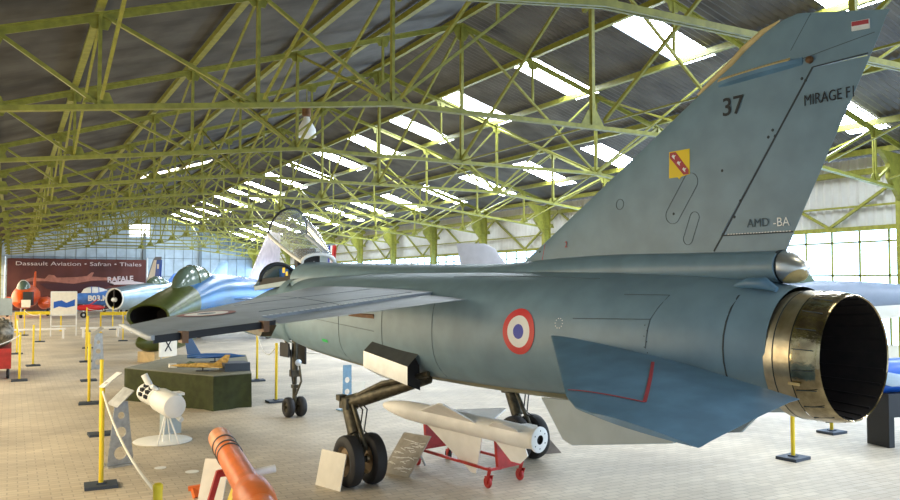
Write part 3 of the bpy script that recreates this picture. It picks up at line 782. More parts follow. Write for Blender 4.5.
# cockpit, windscreen, open canopy
mb = MB(); mb.prism([(-.36,9.65,2.40),(-.36,11.2,2.36),(.36,11.2,2.36),(.36,9.65,2.40)], (0,0,.12)); mb.build('cockpit_tub', M['dark'], mir)
mb = MB()
for e in (-1, 1): mb.bar((e*.46,9.6,2.40), (e*.40,11.3,2.30), .06, .08)
build_each(mb, 'cockpit_sill', M['jet'], mir)
mb = MB(); mb.box((0,9.85,2.72), (.42,.14,.46)); mb.box((0,9.95,2.93), (.34,.18,.14)); mb.box((0,10.15,2.50), (.4,.5,.12)); st = mb.build('ejection_seat', M['black'], mir)
mb = MB(); mb.box((0,9.76,2.98), (.2,.03,.05)); mb.box((.1,10.05,2.7), (.06,.05,.35)); mb.box((-.1,10.05,2.7), (.06,.05,.35)); mb.build('harness', M['brown'], st)
mb = MB(); arc = [(.37*math.cos(a), 11.15+.05*math.sin(a), 2.42+.34*math.sin(a)) for a in [PI*k/16 for k in range(17)]]
mb.tube(arc, .04, 8); mb.build('windscreen_arch', M['ink'], mir, 50)
mb = MB(); rg = []
for t in [i/6 for i in range(7)]:
    rg.append([(.37*(1-.55*t)*math.cos(a), 11.17+.95*t, 2.42-.10*t+.33*(1-t**1.3)*math.sin(a)) for a in [PI*k/14 for k in range(15)]])
mb.loft(rg, False, False, False); mb.build('windscreen', M['darkglass'], mir, 60)
mb = MB(); mb.box((.05,11.05,2.58), (.14,.10,.16)); mb.build('gunsight', M['modelblue'], mir)
mb = MB(); mb.box((-.43,9.85,2.62), (.01,.10,.09)); mb.box((-.435,9.7,2.56), (.01,.08,.07)); build_each(mb, 'rescue_mark', M['emblem'], mir)
th = R(21); HC = Vector((0,9.35,2.76))
def can(x, l, hgt): # canopy local: l along the rail, hgt normal to it
    return HC + Vector((x, l*math.cos(th)-hgt*math.sin(th), l*math.sin(th)+hgt*math.cos(th)))
def canring(l, w, h, n=16): return [can(w*math.cos(a), l, h*math.sin(a)) for a in [PI*k/n for k in range(n+1)]]
LW = [(0,.30,.12),(.3,.34,.28),(.7,.37,.41),(1.1,.38,.48),(1.5,.37,.50)]
mb = MB(); mb.loft([canring(*q) for q in LW], False, False, False); cg = mb.build('canopy', M['glass'], mir, 60)
mb = MB(); mb.tube(canring(1.5,.375,.505), .022, 8); mb.build('front_arch', M['ink'], cg, 50)
mb = MB(); mb.tube(canring(.02,.30,.13), .03, 8)
for e in (-1, 1): mb.tube([can(e*w, l, -.01) for l, w, h in LW], .032, 8)
mb.build('canopy_frame', M['white'], cg, 50)
mb = MB(); mb.tube([(.1,9.75,2.7), can(.1,.65,.02)], .022, 8); mb.build('canopy_jack', M['alu'], mir)

# ------------------------------------------------------------------ other aircraft
def jet(name, loc, rot, label, secs, m, intake=None, canopy=None, wing=None, fin=None, tail=None, wheels=(), nose_m=None, cat='aircraft', finmat=None, frame_m=None, intake_m=None, nsec=30):
    """secs: (distance behind the nose, half width, z bottom, z top, exponent); local y = forward, nose at 0"""
    t = empty(name, loc, rot, label, cat)
    L = secs[-1][0]
    def sec(q): return [(x, -y, z) for x, y, z in section(secs, q, 32)]
    n = 36; S = [L*i/n for i in range(n+1)]
    mb = MB(); mb.loft([sec(q) for q in S], not intake, True); mb.build('fuselage', m, t, 40)
    if nose_m:
        mb = MB(); mb.loft([[((x)*1.004, -y, 1.004*(z-1.6)+1.6) for x, y, z in section(secs, q, 32)] for q in [nose_m[1]*i/8 for i in range(9)]], False, False); mb.build('nose_paint', nose_m[0], t, 40)
    if intake:
        w, zb, zt, e = secs[0][1:]
        zc, hh = (zb+zt)/2, (zt-zb)/2
        def rg(k, y): return [(k*w*math.copysign(abs(math.cos(a))**(2/e), math.cos(a)), y, zc+k*hh*math.copysign(abs(math.sin(a))**(2/e), math.sin(a))) for a in [2*PI*i/32 for i in range(32)]]
        mb = MB(); mb.loft([rg(1,-.05), rg(1.01,.02), rg(.95,.05), rg(.88,.0), rg(.86,-.02)], False, False); li = mb.build('intake_lip', intake_m or M['alu'], t, 60)
        mb = MB(); mb.loft([rg(.88,.0), rg(.84,-.4), rg(.7,-1.6)], False, True); mb.build('intake_duct', M['dark'], t, 40)
        if intake == 'bullet':
            mb = MB(); mb.lathe([(.14,-.1),(.12,.08),(.04,.18),(.001,.2)], (.03,0,zc-.05), (0,1,0), 14); mb.build('intake_bullet', M['white'], t, 40)
            mb = MB(); mb.box((0,.03,zc), (.06,.05,hh*1.8)); mb.build('intake_splitter', M['black'], t)
    if canopy:
        c0, c1, cw, z0, ch, gm = canopy
        mb = MB(); rgs = []
        for i in range(13):
            q = i/12; k = max(.02, math.sin(PI*min(1, q**.75))**.62) if i < 12 else .02
            rgs.append([(cw*max(.25,k)*math.cos(a), -(c0+(c1-c0)*q), z0 + ch*k*math.sin(a)) for a in [PI*j/14 for j in range(15)]])
        mb.loft(rgs, False, False, False); cn = mb.build('canopy', gm, t, 50)
        fm = frame_m or M['camogreen']
        for i in (4, 7):
            mb = MB(); mb.tube(rgs[i], .03, 6); mb.build('canopy_frame', fm, cn, 50)
    if wing:
        le, ch0, span, sw, ch1, z, dz = wing
        for s in (1, -1):
            mb = MB(); mb.loft(foil_rows([((s*.3,-le,z),(s*.3,-le-ch0,z),.16,(0,0,1)),((s*span,-le-sw,z+dz),(s*span,-le-sw-ch1,z+dz),.07,(0,0,1))], UF)); mb.build('wing', m, t, 30)
    if fin:
        f0, fch, h, sw, ch1, z = fin
        mb = MB(); mb.loft(foil_rows([((0,-f0,z),(0,-f0-fch,z),.2,(1,0,0)),((0,-f0-sw*.95,z+h*.93),(0,-f0-sw*.95-ch1*1.1,z+h*.93),.09,(1,0,0)),((0,-f0-sw-.2,z+h),(0,-f0-sw-ch1,z+h),.05,(1,0,0))], UF)); mb.build('tail_fin', finmat or m, t, 30)
    if tail:
        f0, fch, span, sw, ch1, z = tail
        for s in (1, -1):
            mb = MB(); mb.loft(foil_rows([((s*.1,-f0,z),(s*.1,-f0-fch,z),.1,(0,0,1)),((s*span,-f0-sw,z),(s*span,-f0-sw-ch1,z),.05,(0,0,1))], UF)); mb.build('tailplane', m, t, 30)
    for (x, y, r, zt) in wheels:
        mb = MB(); mb.tube([(x*.8,y,zt),(x,y,r)], .05, 8); mb.tube([(x-.12,y,r),(x+.12,y,r)], .04, 8); g = mb.build('landing_gear_leg', M['alu'], t, 40)
        mb = MB(); mb.lathe([(.4*r,-.08),(.8*r,-.09),(r,-.05),(r,.05),(.8*r,.09),(.4*r,.08)], (x,y,r), (1,0,0), 22); wl = mb.build('wheel', M['black'], t, 40)
        mb = MB(); mb.lathe([(.001,-.06),(.38*r,-.06),(.42*r,-.08),(.42*r,.08),(.38*r,.06),(.001,.06)], (x,y,r), (1,0,0), 16); mb.build('hub', M['alu'], wl, 40)
    return t
# green and blue camouflaged jet with a wide oval nose intake
smb = jet('camouflaged_jet', (4.21,29.69,0), R(142), 'green and blue camouflaged jet with a wide oval nose intake', 
    [(0,.82,.80,1.66,2.2),(1.2,.84,.85,2.05,2.2),(2.6,.84,.95,2.42,2.2),(4.2,.85,.95,2.74,2.2),(6.5,.85,1.0,2.74,2.2),(9.5,.72,1.15,2.55,2.1),(12,.55,1.35,2.45,2),(13.3,.42,1.5,2.3,2)],
    M['camo'], intake='oval', canopy=(1.8,5.4,.46,2.2,.90,M['darkglass']), wing=(4.6,4.2,5.0,4.6,1.9,1.75,-.05), fin=(8.3,4.0,2.5,2.5,1.6,2.4), tail=(11.2,1.6,2.0,1.2,.7,2.3),
    wheels=((0,-2.2,.32,1.1),(-1.6,-7.0,.4,1.4),(1.6,-7.0,.4,1.4)), nose_m=(M['camogreen'],2.3), finmat=M['pinkmetal'], intake_m=M['camogreen'])
# silver nose-intake jet
jet('silver_jet', (5.09,48.6,0), R(135), 'blue-silver jet with a round white-lipped nose intake and bullet',
    [(0,.60,.90,2.12,2),(1.5,.68,.85,2.30,2),(3.5,.74,.85,2.42,2),(6,.74,.9,2.42,2),(9,.6,1.1,2.3,2),(11.5,.4,1.4,2.2,2)],
    M['silver'], intake='bullet', canopy=(2.8,5.2,.38,2.2,.6,M['darkglass']), wing=(4.5,3.4,4.6,3.6,1.6,1.6,0), fin=(8.8,2.6,1.7,1.7,1.1,2.2), tail=(9.6,1.2,1.8,1,.6,2.7),
    wheels=((0,-1.8,.28,1.0),(-1.4,-6.4,.36,1.3),(1.4,-6.4,.36,1.3)), frame_m=M['silver'], intake_m=M['white'])
# blue and white display jet with red belly tank
rw = jet('display_jet', (3.0,60.2,0), R(92), 'small blue and white display jet with lettering on its side, before the banner',
    [(0,.08,1.5,1.62,2),(.8,.34,1.2,1.9,2),(2.2,.46,1.05,2.15,2),(4.5,.58,.95,2.25,2.2),(7,.5,1.1,2.2,2),(9.5,.3,1.5,2.1,2)],
    M['skyblue'], canopy=(1.4,3.6,.34,2.02,.5,M['white']), wing=(3.8,2.2,4.2,1.6,1.2,2.15,-.2), fin=(7.3,1.9,1.7,1.3,.9,2.0), tail=(8.4,1.1,1.9,.8,.6,1.8),
    wheels=((0,-1.6,.25,1.1),(-1.1,-5.2,.32,1.2),(1.1,-5.2,.32,1.2)), frame_m=M['cobalt'])
rw.scale = (.85,.85,.85)
text('side_lettering', 'B03.M', .6, frame((-.56,-2.6,1.58), (-.07,-1,0), (0,0,1)), M['white'], rw, bold=.02)
mb = MB(); mb.lathe([(.01,1.1),(.2,.7),(.26,0),(.2,-.8),(.01,-1.2)], (-.95,-1.9,.85), (0,1,0), 18); mb.bar((-.95,-1.9,1.05),(-.5,-2.6,1.5),.06); mb.build('tip_tank', M['red'], rw, 40)
# orange jet
oj = jet('orange_trainer_jet', (.45,61.0,0), R(172), 'bright orange jet trainer nose-on before the left end of the banner',
    [(0,.10,1.05,1.25,2),(.6,.48,.75,1.7,2),(1.8,.72,.62,2.15,2),(4,.8,.62,2.3,2),(7,.5,.9,2.1,2),(9,.2,1.4,1.9,2)],
    M['orangered'], canopy=(1.1,3.6,.42,1.85,.75,M['darkglass']), wing=(3,1.8,1.3,.4,1.1,1.3,.1), fin=(7,1.6,1.4,.8,.9,1.9), wheels=((0,-1,.22,.7),(-1.3,-4.4,.3,1.0),(1.3,-4.4,.3,1.0)), frame_m=M['white'])
mb = MB(); mb.lathe([(.01,1.5),(.28,1.1),(.42,.3),(.42,-1),(.2,-1.8),(.01,-2)], (-1.35,-2.1,1.0), (0,1,0), 22); tk_ = mb.build('tip_tank', M['orangered'], oj, 40)
mb = MB(); mb.box((-.45,.2,1.02), (.55,.04,.5)); mb.build('notice_card', M['paper'], oj)
mb = MB(); mb.box((-.5,-.55,1.35), (.55,.9,.9)); mb.build('dark_gun_bay', M['ink'], oj)
# grey delta jet at the right, its nose pointing out of frame
gj = jet('grey_jet', (19.0,9.25,0), R(-127), 'light grey jet standing behind the brass exhaust with a pale belly',
    [(0,.05,2.0,2.1,2),(1.5,.26,1.82,2.28,2),(3.0,.46,1.58,2.42,2),(4.4,.56,1.45,2.46,2.2),(7,.7,1.4,2.5,2.4),(10,.6,1.5,2.4,2.2)],
    M['greyjet'], canopy=(4.1,6.4,.36,2.36,.5,M['darkglass']), wheels=((0,-3.6,.28,1.7),(-1.2,-8,.36,1.6),(1.2,-8,.36,1.6)), frame_m=M['greyjet'])
mb = MB(); mb.loft([[(x*1.01, -y, z-.012) for x, y, z in section([(0,.05,2.0,2.1,2),(1.5,.26,1.82,2.28,2),(3.0,.46,1.58,2.42,2),(4.4,.56,1.45,2.46,2.2),(7,.7,1.4,2.5,2.4)], q, 32)[17:32]] for q in [.1+.4*i for i in range(17)]], False, False, False); mb.build('pale_belly', M['white'], gj, 50)
# tails of jets parked behind
def tailjet(name, loc, rot, label, m, h, fl=3.6, stripes=False):
    t = empty(name, loc, rot, label, 'aircraft')
    secs = [(0,.35,1.55,2.25,2),(2.5,.6,1.2,2.45,2),(6,.75,1.0,2.5,2.2),(9,.6,1.1,2.4,2),(12,.1,1.5,1.8,2)]
    mb = MB(); mb.loft([[(x, y, z) for x, y, z in section(secs, 12*i/24, 28)] for i in range(25)]); mb.build('fuselage', m, t, 40)
    mb = MB(); mb.loft(foil_rows([((0,fl,2.3),(0,.2,2.3),.2,(1,0,0)),((0,fl*.42,2.3+h*.92),(0,-.25,2.3+h*.92),.09,(1,0,0)),((0,fl*.28,2.3+h),(0,-.3,2.3+h),.05,(1,0,0))], UF)); fn = mb.build('tail_fin', m, t, 30)
    if stripes:
        for j, mm in enumerate((M['blue'], M['white'], M['red'])):
            mb = MB(); y0, y1 = .62-.27*j, .62-.27*(j+1)
            for s in (1,-1): mb.prism([(s*.052,y0-.06,2.9),(s*.052,y1-.06,2.9),(s*.042,y1-.23,2.2+h),(s*.042,y0-.23,2.2+h)], (s*.012,0,0))
            mb.build('rudder_stripe', mm, fn)
    for s in (1, -1):
        mb = MB(); mb.loft(foil_rows([((s*.4,7.2,1.75),(s*.4,3.2,1.75),.16,(0,0,1)),((s*3.4,4.0,1.6),(s*3.4,3.0,1.6),.06,(0,0,1))], UF)); mb.build('wing', m, t, 30)
    for (x, y) in ((-1.1,4.8),(1.1,4.8),(0,9.5)):
        mb = MB(); mb.tube([(x*.7,y,1.4),(x,y,.3)], .05, 8); g = mb.build('landing_gear_leg', M['alu'], t, 40)
        mb = MB(); mb.lathe([(.12,-.08),(.25,-.09),(.3,-.05),(.3,.05),(.25,.09),(.12,.08)], (x,y,.3), (1,0,0), 20); wl = mb.build('wheel', M['black'], t, 40)
        mb = MB(); mb.lathe([(.001,-.05),(.12,-.06),(.12,.06),(.001,.05)], (x,y,.3), (1,0,0), 14); mb.build('hub', M['alu'], wl, 40)
    return t
pj_ = tailjet('parked_jet', (10.9,19.1,0), R(-115), 'grey jet whose blunt pale fin shows above the fighter spine', M['pinkmetal'] if False else mat('lilac_grey_paint', (.42,.42,.46), .5, 0, .06, 3), 2.35, 2.7); pj_.scale = (.75,.75,.75)
tailjet('parked_jet', (15.0,40.5,0), R(2), 'silver jet with blue white and red rudder stripes behind the open canopy', M['silver'], 2.2, 3.0, True)
# blue and white tail at the far left
ft = tailjet('parked_jet', (9.9,64.3,0), R(25), 'far jet with a blue and white tail fin beside the banner', M['greyjet'], 3.2, 2.6)
ft.scale = (.8,.8,.8)
mb = MB()
for s in (1,-1): mb.prism([(s*.075,.75,2.7),(s*.075,-.1,2.7),(s*.05,-.30,5.2),(s*.05,.42,5.2)], (s*.014,0,0))
fb = mb.build('blue_fin_panel', M['cobalt'], ft)
mb = MB()
for s in (1,-1):
    mb.prism([(s*.082,.3,4.35),(s*.082,-.02,4.35),(s*.082,-.02,4.8),(s*.082,.3,4.8)], (s*.006,0,0)); mb.prism([(s*.088,.3,3.1),(s*.088,0,3.1),(s*.088,0,3.6),(s*.088,.3,3.6)], (s*.006,0,0))
build_each(mb, 'white_fin_mark', M['white'], fb)
mb = MB()
for s in (1,-1): mb.prism([(s*.075,2.2,2.6),(s*.075,.78,2.7),(s*.05,.44,5.2),(s*.05,.85,5.2)], (s*.012,0,0))
mb.build('white_fin_edge', M['white'], ft)

# ------------------------------------------------------------------ banner
bn = empty('banner', (5.0,74.5,0), 0, 'wide dark red printed banner on the far wall showing a fighter', 'banner')
mb = MB(); vs = []; fs = []
nx = 40
for i in range(nx+1):
    x = -5.35+10.7*i/nx
    for z in (.15,4.43): vs.append((x, .05+.03*math.sin(i*1.3), z))
fs = [(2*i,2*i+1,2*i+3,2*i+2) for i in range(nx)]
mb.add(vs, fs); mb.build('cloth', M['banner'], bn, 60)
mb = MB(); mb.tube([(-5.5,.1,0),(-5.5,.1,4.6)], .06, 8); mb.build('pole', M['alu'], bn, 40); mb = MB(); mb.tube([(5.45,.1,0),(5.45,.1,4.6)], .06, 8); mb.build('pole', M['alu'], bn, 40)
def flat(pts, m, name, y=0.0): 
    mb = MB(); mb.prism([(x, y, z) for x, z in pts], (0,.008,0)); return mb.build(name, m, bn)
flat([(-4.2,2.62),(-3.5,2.85),(-2.6,2.75),(-2.3,3.1),(-1.9,3.05),(-1.7,2.85),(-.2,2.9),(.6,3.0),(.95,3.3),(1.15,3.3),(1.0,2.95),(3.0,2.8),(3.0,2.65),(1.0,2.6),(-.6,2.3),(-1.5,1.95),(-1.9,2.0),(-1.2,2.4),(-2.4,2.55),(-3.4,2.55),(-4.2,2.5)], M['bannerpink'], 'printed_aircraft')
flat([(-3.0,2.35),(-1.3,2.4),(.2,2.3),(1.6,2.6),(2.8,2.3),(1.2,1.7),(-.6,1.5),(-2.4,1.9)], M['bannerdark'], 'printed_shadow', -.012)
flat([(2.4,2.45),(3.9,2.62),(5.2,2.42),(5.2,2.3),(2.4,2.25)], M['bannerlight'], 'printed_streak', -.012)
text('banner_title', 'RAFALE', .62, frame((3.25,-.03,2.72), (1,0,.06), (0,0,1)), M['bannerlight'], bn, sx=1.0, bold=.02)
text('banner_lettering', 'Dassault Aviation \u2022 Safran \u2022 Thales', .46, frame((.1,-.03,4.0), (1,0,0), (0,0,1)), M['bannerlight'], bn, sx=1.52)

# ------------------------------------------------------------------ barrier posts and ropes
def post_proto():
    t = empty('barrier_post')
    mb = MB(); mb.box((0,0,.02), (.36,.30,.04)); mb.box((0,0,.045), (.10,.10,.02)); mb.build('base', M['plate'], t)
    mb = MB(); mb.tube([(0,0,.04),(0,0,1.16)], .028, 14); mb.build('pole', M['yellow'], t, 40)
    mb = MB(); mb.lathe([(.03,0),(.031,.03),(.02,.04),(.001,.042)], (0,0,1.15), (0,0,1), 14); mb.build('cap', M['yellow'], t, 40)
    return t
posts = {
 'A': (.97,10.34,'yellow barrier post beside the perforated sign stand, nearest with its full base in view'),
 'Z': (.80,5.14,'yellow barrier post whose top just enters the bottom edge of the frame'),
 'B': (1.28,13.83,'yellow barrier post directly behind the one at the perforated sign stand'),
 'C': (1.39,17.47,'yellow barrier post left of the green draped table corner'),
 'E': (1.70,21.56,'yellow barrier post second behind the draped table corner, in the row of posts'),
 'D': (2.03,26.76,'yellow barrier post third behind the draped table corner, in the row of posts'),
 'K': (2.50,32.3,'yellow barrier post fourth behind the draped table corner, in the row of posts'),
 'F': (.21,22.37,'yellow barrier post beside the red engine trolley, nearest of that side'),
 'G': (.59,26.21,'yellow barrier post standing beyond the red engine trolley'),
 'H': (.20,30.83,'yellow barrier post behind the red engine trolley'),
 'I': (1.06,36.70,'yellow barrier post before the white picture panel'),
 'J': (4.09,35.68,'yellow barrier post by the nose wheel of the camouflaged jet'),
 'L': (.55,41.5,'far yellow barrier post before the orange jet'),
 'N': (3.3,43.5,'far yellow barrier post before the blue and white jet'),
 'O': (4.6,44.5,'far yellow barrier post before the silver jet'),
 'P': (5.32,19.57,'yellow barrier post behind the right end of the draped table'),
 'Q': (4.73,15.95,'yellow barrier post at the right end of the draped table, by the nose wheels'),
 'R': (9.40,7.42,'yellow barrier post standing under the brass exhaust'),
 'S': (11.57,8.40,'yellow barrier post beyond the brass exhaust at the right'),
 'T': (9.31,11.63,'yellow barrier post behind the white missile'),
}
pp = post_proto()
for i, (k, (x, y, lb)) in enumerate(posts.items()):
    o = pp if i == 0 else copy_tree(pp)
    o.location = (x, y, 0); o.rotation_euler = (0,0,R(random.uniform(-8,8))); tag(o, lb, 'barrier post', 'yellow barrier posts')
    if k == 'G': o.rotation_euler = (0,0,R(5))
def rope(a, b, label, za=1.12, zb=1.12, sag=.12):
    p, q = Vector((a[0],a[1],za)), Vector((b[0],b[1],zb)); d = (q-p).normalized()*.045; p += d; q -= d
    mb = MB(); mb.tube([p+(q-p)*t - Vector((0,0,4*sag*t*(1-t))) for t in [i/14 for i in range(15)]], .011, 6)
    tag(mb.build('barrier_rope', M['rope'], None, 50), label, 'rope', 'barrier ropes')
G = posts
rope(G['A'], G['Z'], 'white rope sagging from the nearest post toward the bottom edge')
rope(G['F'], (-.6,18.5), 'white rope running left from the post by the engine trolley', sag=.08)
rope(G['F'], G['H'], 'white rope between the two posts at the engine trolley', sag=.1)
rope(G['P'], G['Q'], 'white rope between the two posts at the right end of the draped table', sag=.3)
rope(G['Q'], (7.0,15.9), 'white rope running past the nose wheels under the fuselage', sag=.2)
rope(G['I'], G['L'], 'white rope between far posts before the orange jet', sag=.1)
rope(G['S'], (14.5,7.6), 'white rope beyond the exhaust at the right', sag=.12)
rope(G['N'], G['O'], 'white rope between far posts before the silver jet', sag=.1)
def hurdle(x, y, w, label):
    t = empty('yellow_hurdle', (x,y,0), 0, label, 'barrier')
    for s in (-1,1):
        mb = MB(); mb.box((s*w/2,0,.5), (.07,.07,1.0)); mb.box((s*w/2,0,.02), (.1,.5,.04)); mb.build('leg', M['yellow'], t)
    mb = MB(); mb.box((0,0,.92), (w,.05,.16)); mb.build('rail', M['yellow'], t)
    return t
hurdle(1.2,44.5,2.0,'low yellow hurdle in front of the orange jet')
hurdle(4.6,42.0,1.6,'low yellow hurdle left of the camouflaged jet')

# ------------------------------------------------------------------ sign stands with lightening holes
def holed_plate(H, w0, w1, holes, th=.012):
    """upright plate in local x-z, bottom width w0, top width w1, with round holes; built as a strip mesh"""
    mb = MB(); n = 24
    zs = [0]
    for hz, r in holes: zs += [hz - r*1.25, hz + r*1.25]
    zs.append(H)
    wz_ = lambda z: w0 + (w1-w0)*z/H
    for i in range(len(zs)-1):
        z0, z1 = zs[i], zs[i+1]
        if i % 2 == 0:
            mb.prism([(-wz_(z0)/2,0,z0),(wz_(z0)/2,0,z0),(wz_(z1)/2,0,z1),(-wz_(z1)/2,0,z1)], (0,th,0))
        else:
            hz, r = holes[(i-1)//2]; vs = []
            for y in (0, th):
                for k in range(n):
                    a = 2*PI*(k+.5)/n; c, s = math.cos(a), math.sin(a)
                    vs.append((r*c, y, hz + r*s))
                    e = r*1.25; zz_ = hz + max(-e, min(e, s*e*1.42)); q = wz_(zz_)/2
                    vs.append((max(-q, min(q, c*q*1.42)), y, zz_))
            fs = []
            for k in range(n):
                j = (k+1) % n
                for b in (0, 2*n): fs.append((b+2*k, b+2*k+1, b+2*j+1, b+2*j))
                fs.append((2*k, 2*j, 2*n+2*j, 2*n+2*k)); fs.append((2*k+1, 2*j+1, 2*n+2*j+1, 2*n+2*k+1))
            mb.add(vs, fs)
    return mb
def sign_stand(loc, rot, H, w0, w1, label, m, holes, board=True, tilt=35):
    t = empty('sign_stand', loc, rot, label, 'sign stand')
    mb = holed_plate(H, w0, w1, holes); mb.build('upright', m, t)
    mb = MB(); mb.box((0,.1,.01), (w0,.3,.02)); mb.build('foot', m, t)
    if board:
        mb = MB(); mb.box((-.02,-.02,H+.06), (.30,.24,.012), Matrix.Rotation(R(-tilt), 3, 'Y') @ Matrix.Rotation(R(10), 3, 'X')); mb.build('board', M['zinc'], t)
    return t
sign_stand((1.30,11.38,0), R(18), .84, .36, .17, 'grey perforated metal sign stand beside the white engine', M['zinc'], [(.17,.085),(.44,.07),(.66,.045)], True, 42)
sign_stand((2.16,24.4,0), R(10), 1.0, .34, .2, 'small grey perforated sign stand far down the aisle', M['zinc'], [(.2,.08),(.5,.07),(.75,.05)], True, 42)
sign_stand((5.57,14.19,0), R(10), .86, .20, .18, 'blue perforated bracket standing under the fighter fuselage', M['zincblue'], [(.14,.055),(.36,.055),(.58,.055)], False)
# plank sign on top of post A
t = empty('leaflet_holder', (.99,10.25,1.2), R(30), 'small white tilted leaflet holder on top of the nearest barrier post', 'leaflet holder')
mb = MB(); mb.box((.07,0,.055), (.28,.10,.012), Matrix.Rotation(R(-32), 3, 'Y')); mb.build('plate', M['white'], t)
mb = MB(); mb.bar((-.0,0,0),(.02,0,.03),.03); mb.build('bracket', M['zinc'], t)

# ------------------------------------------------------------------ white engine on display stand
en = empty('display_engine', (1.98,12.75,0), 0, 'small white rocket engine tilted on a stand with a round white base', 'engine')
p0, p1 = Vector((-.13,.55,.71)), Vector((.14,-.55,.60))
ax = (p1-p0).normalized(); L_ = (p1-p0).length
mb = MB(); mb.lathe([(.001,-.02),(.10,-.02),(.135,.03),(.14,.10),(.14,L_*.5),(.175,L_*.56),(.18,L_*.95),(.165,L_)], p0, ax, 28, False, False); mb.build('casing', M['white'], en, 40)
mb = MB(); mb.lathe([(.165,L_-.001),(.14,L_+.01),(.001,L_+.012)], p0, ax, 28); mb.build('end_plate', M['offwhite'], en, 40)
mb = MB()
for h in (.10,.30,.48): mb.lathe([(.141,h),(.15,h+.01),(.15,h+.04),(.141,h+.05)], p0, ax, 28)
build_each(mb, 'clamp_band', M['white'], en, 40)
mb = MB(); sd = ax.cross(Vector((0,0,1))).normalized(); upv = sd.cross(ax)
for h in (.18,.24,.38,.44):
    for a in (.1,.6,1.1,1.6):
        c = p0 + ax*h + (sd*math.cos(a)+upv*math.sin(a))*.142
        mb.box(c, (.05,.05,.05))
build_each(mb, 'accessory', M['ink'], en)
mb = MB(); c = p0 + ax*.25; mb.tube([c+upv*.1, c+upv*.30+ax*-.1+sd*.08], .05, 12); mb.tube([c+ax*.4+upv*.1, c+ax*.4+upv*.22+sd*.16], .035, 12); build_each(mb, 'pipe_stub', M['white'], en, 40)
mb = MB(); mb.tube([p0+ax*L_*.8-upv*.12+sd*-.06, p0+ax*(L_+.02)-upv*.2-sd*.1], .04, 10); mb.build('outlet', M['white'], en, 40)
mb = MB(); c = p0+ax*L_*.75
for e in ((-.14,-.1),(.08,.12),(.16,-.14),(-.02,.2)): mb.tube([c-upv*.1, (c.x+e[0], c.y+e[1], .03)], .012, 8)
mb.build('stand_leg', M['white'], en, 40)
mb = MB(); mb.lathe([(.42,0),(.43,.012),(.41,.025),(.001,.026)], (.08,.1,0), (0,0,1), 36); mb.build('round_base', M['white'], en, 40)
pl = empty('display_plinth', (2.28,13.5,0), R(8), 'pale plinth just behind the white engine', 'plinth')
mb = MB(); mb.box((0,0,.30), (.28,.2,.6)); mb.build('body', M['pale'], pl); mb = MB(); mb.box((0,0,.62), (.36,.26,.04)); mb.build('top', M['offwhite'], pl)
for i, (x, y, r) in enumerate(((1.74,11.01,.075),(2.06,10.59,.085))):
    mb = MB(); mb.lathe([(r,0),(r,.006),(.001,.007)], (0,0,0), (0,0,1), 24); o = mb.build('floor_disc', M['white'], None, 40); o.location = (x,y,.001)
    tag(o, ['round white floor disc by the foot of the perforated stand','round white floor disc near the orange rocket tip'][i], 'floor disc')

# ------------------------------------------------------------------ draped table with a model jet
tb = empty('display_table', (0,0,0), 0, 'low table under a dark green drape carrying a model jet', 'table')
Q = [Vector((2.07,17.72)), Vector((3.36,15.40)), Vector((4.12,15.55)), Vector((5.05,19.6)), Vector((3.6,20.3))]
TH = .64
def draped(Q, H):
    P = []
    for i in range(len(Q)):
        a, b = Q[i], Q[(i+1)%len(Q)]; n = max(3, int((b-a).length/.12))
        P += [a+(b-a)*k/n for k in range(n)]
    c = sum(Q, Vector((0,0)))/len(Q); rg = []
    for z in (H, H-.02, H*.6, H*.3, .0):
        r = []
        for i, p in enumerate(P):
            f = (H-z)/H; w = 1 + .012*math.sin(i*2.1)*f + .02*math.sin(i*.9)*f
            q = c + (p-c)*w; r.append((q.x, q.y, z))
        rg.append(r)
    return rg
mb = MB(); mb.loft(draped(Q, TH), True, False); mb.build('drape', M['cloth'], tb, 60)
mb = MB(); mb.prism([(p.x, p.y, TH+.004) for p in Q], (0,0,.012)); mb.build('table_top', M['tabletop'], tb)
mj = empty('model_jet', (3.36,16.35,TH+.02), R(70), 'sand and blue model jet on the draped table', 'model aircraft')
mb = MB(); mb.tube([(0,-.75,.16),(0,-.4,.17),(0,.2,.18),(0,.7,.18),(0,1.0,.18)], [.05,.075,.08,.05,.008], 14); mb.build('fuselage', M['modelgold'], mj, 40)
mb = MB(); mb.prism([(0,.35,.15),(.55,-.55,.14),(.55,-.68,.14),(0,-.6,.15),(-.55,-.68,.14),(-.55,-.55,.14)], (0,0,.02)); mb.build('wing', M['modelgold'], mj)
mb = MB(); mb.prism([(-.01,-.3,.2),(-.01,-.75,.2),(-.01,-.85,.5),(-.01,-.7,.5)], (.02,0,0)); mb.build('tail_fin', M['modelgold'], mj)
mb = MB(); mb.tube([(0,.25,.25),(0,.4,.27),(0,.55,.23)], [.02,.05,.01], 10); mb.build('canopy', M['darkglass'], mj, 40)
mb = MB(); mb.tube([(0,0,0),(0,0,.14)], .02, 8); mb.box((0,0,.01), (.25,.4,.02)); mb.build('stand', M['ink'], mj)
m2 = empty('model_jet', (3.98,18.1,TH+.02), R(-112), 'dark blue model jet with upright tail behind the sand-coloured model', 'model aircraft')
mb = MB(); mb.tube([(0,-.9,.18),(0,-.3,.2),(0,.5,.2),(0,1.0,.18)], [.06,.09,.08,.01], 12); mb.build('fuselage', M['modelblue'], m2, 40)
mb = MB(); mb.prism([(-.012,-.45,.25),(-.012,-.9,.25),(-.012,-1.0,.78),(-.012,-.75,.78)], (.024,0,0)); mb.build('tail_fin', M['modelblue'], m2)
mb = MB(); mb.prism([(0,.3,.18),(.5,-.4,.17),(.5,-.55,.17),(0,-.5,.18),(-.5,-.55,.17),(-.5,-.4,.17)], (0,0,.02)); mb.build('wing', M['modelblue'], m2)
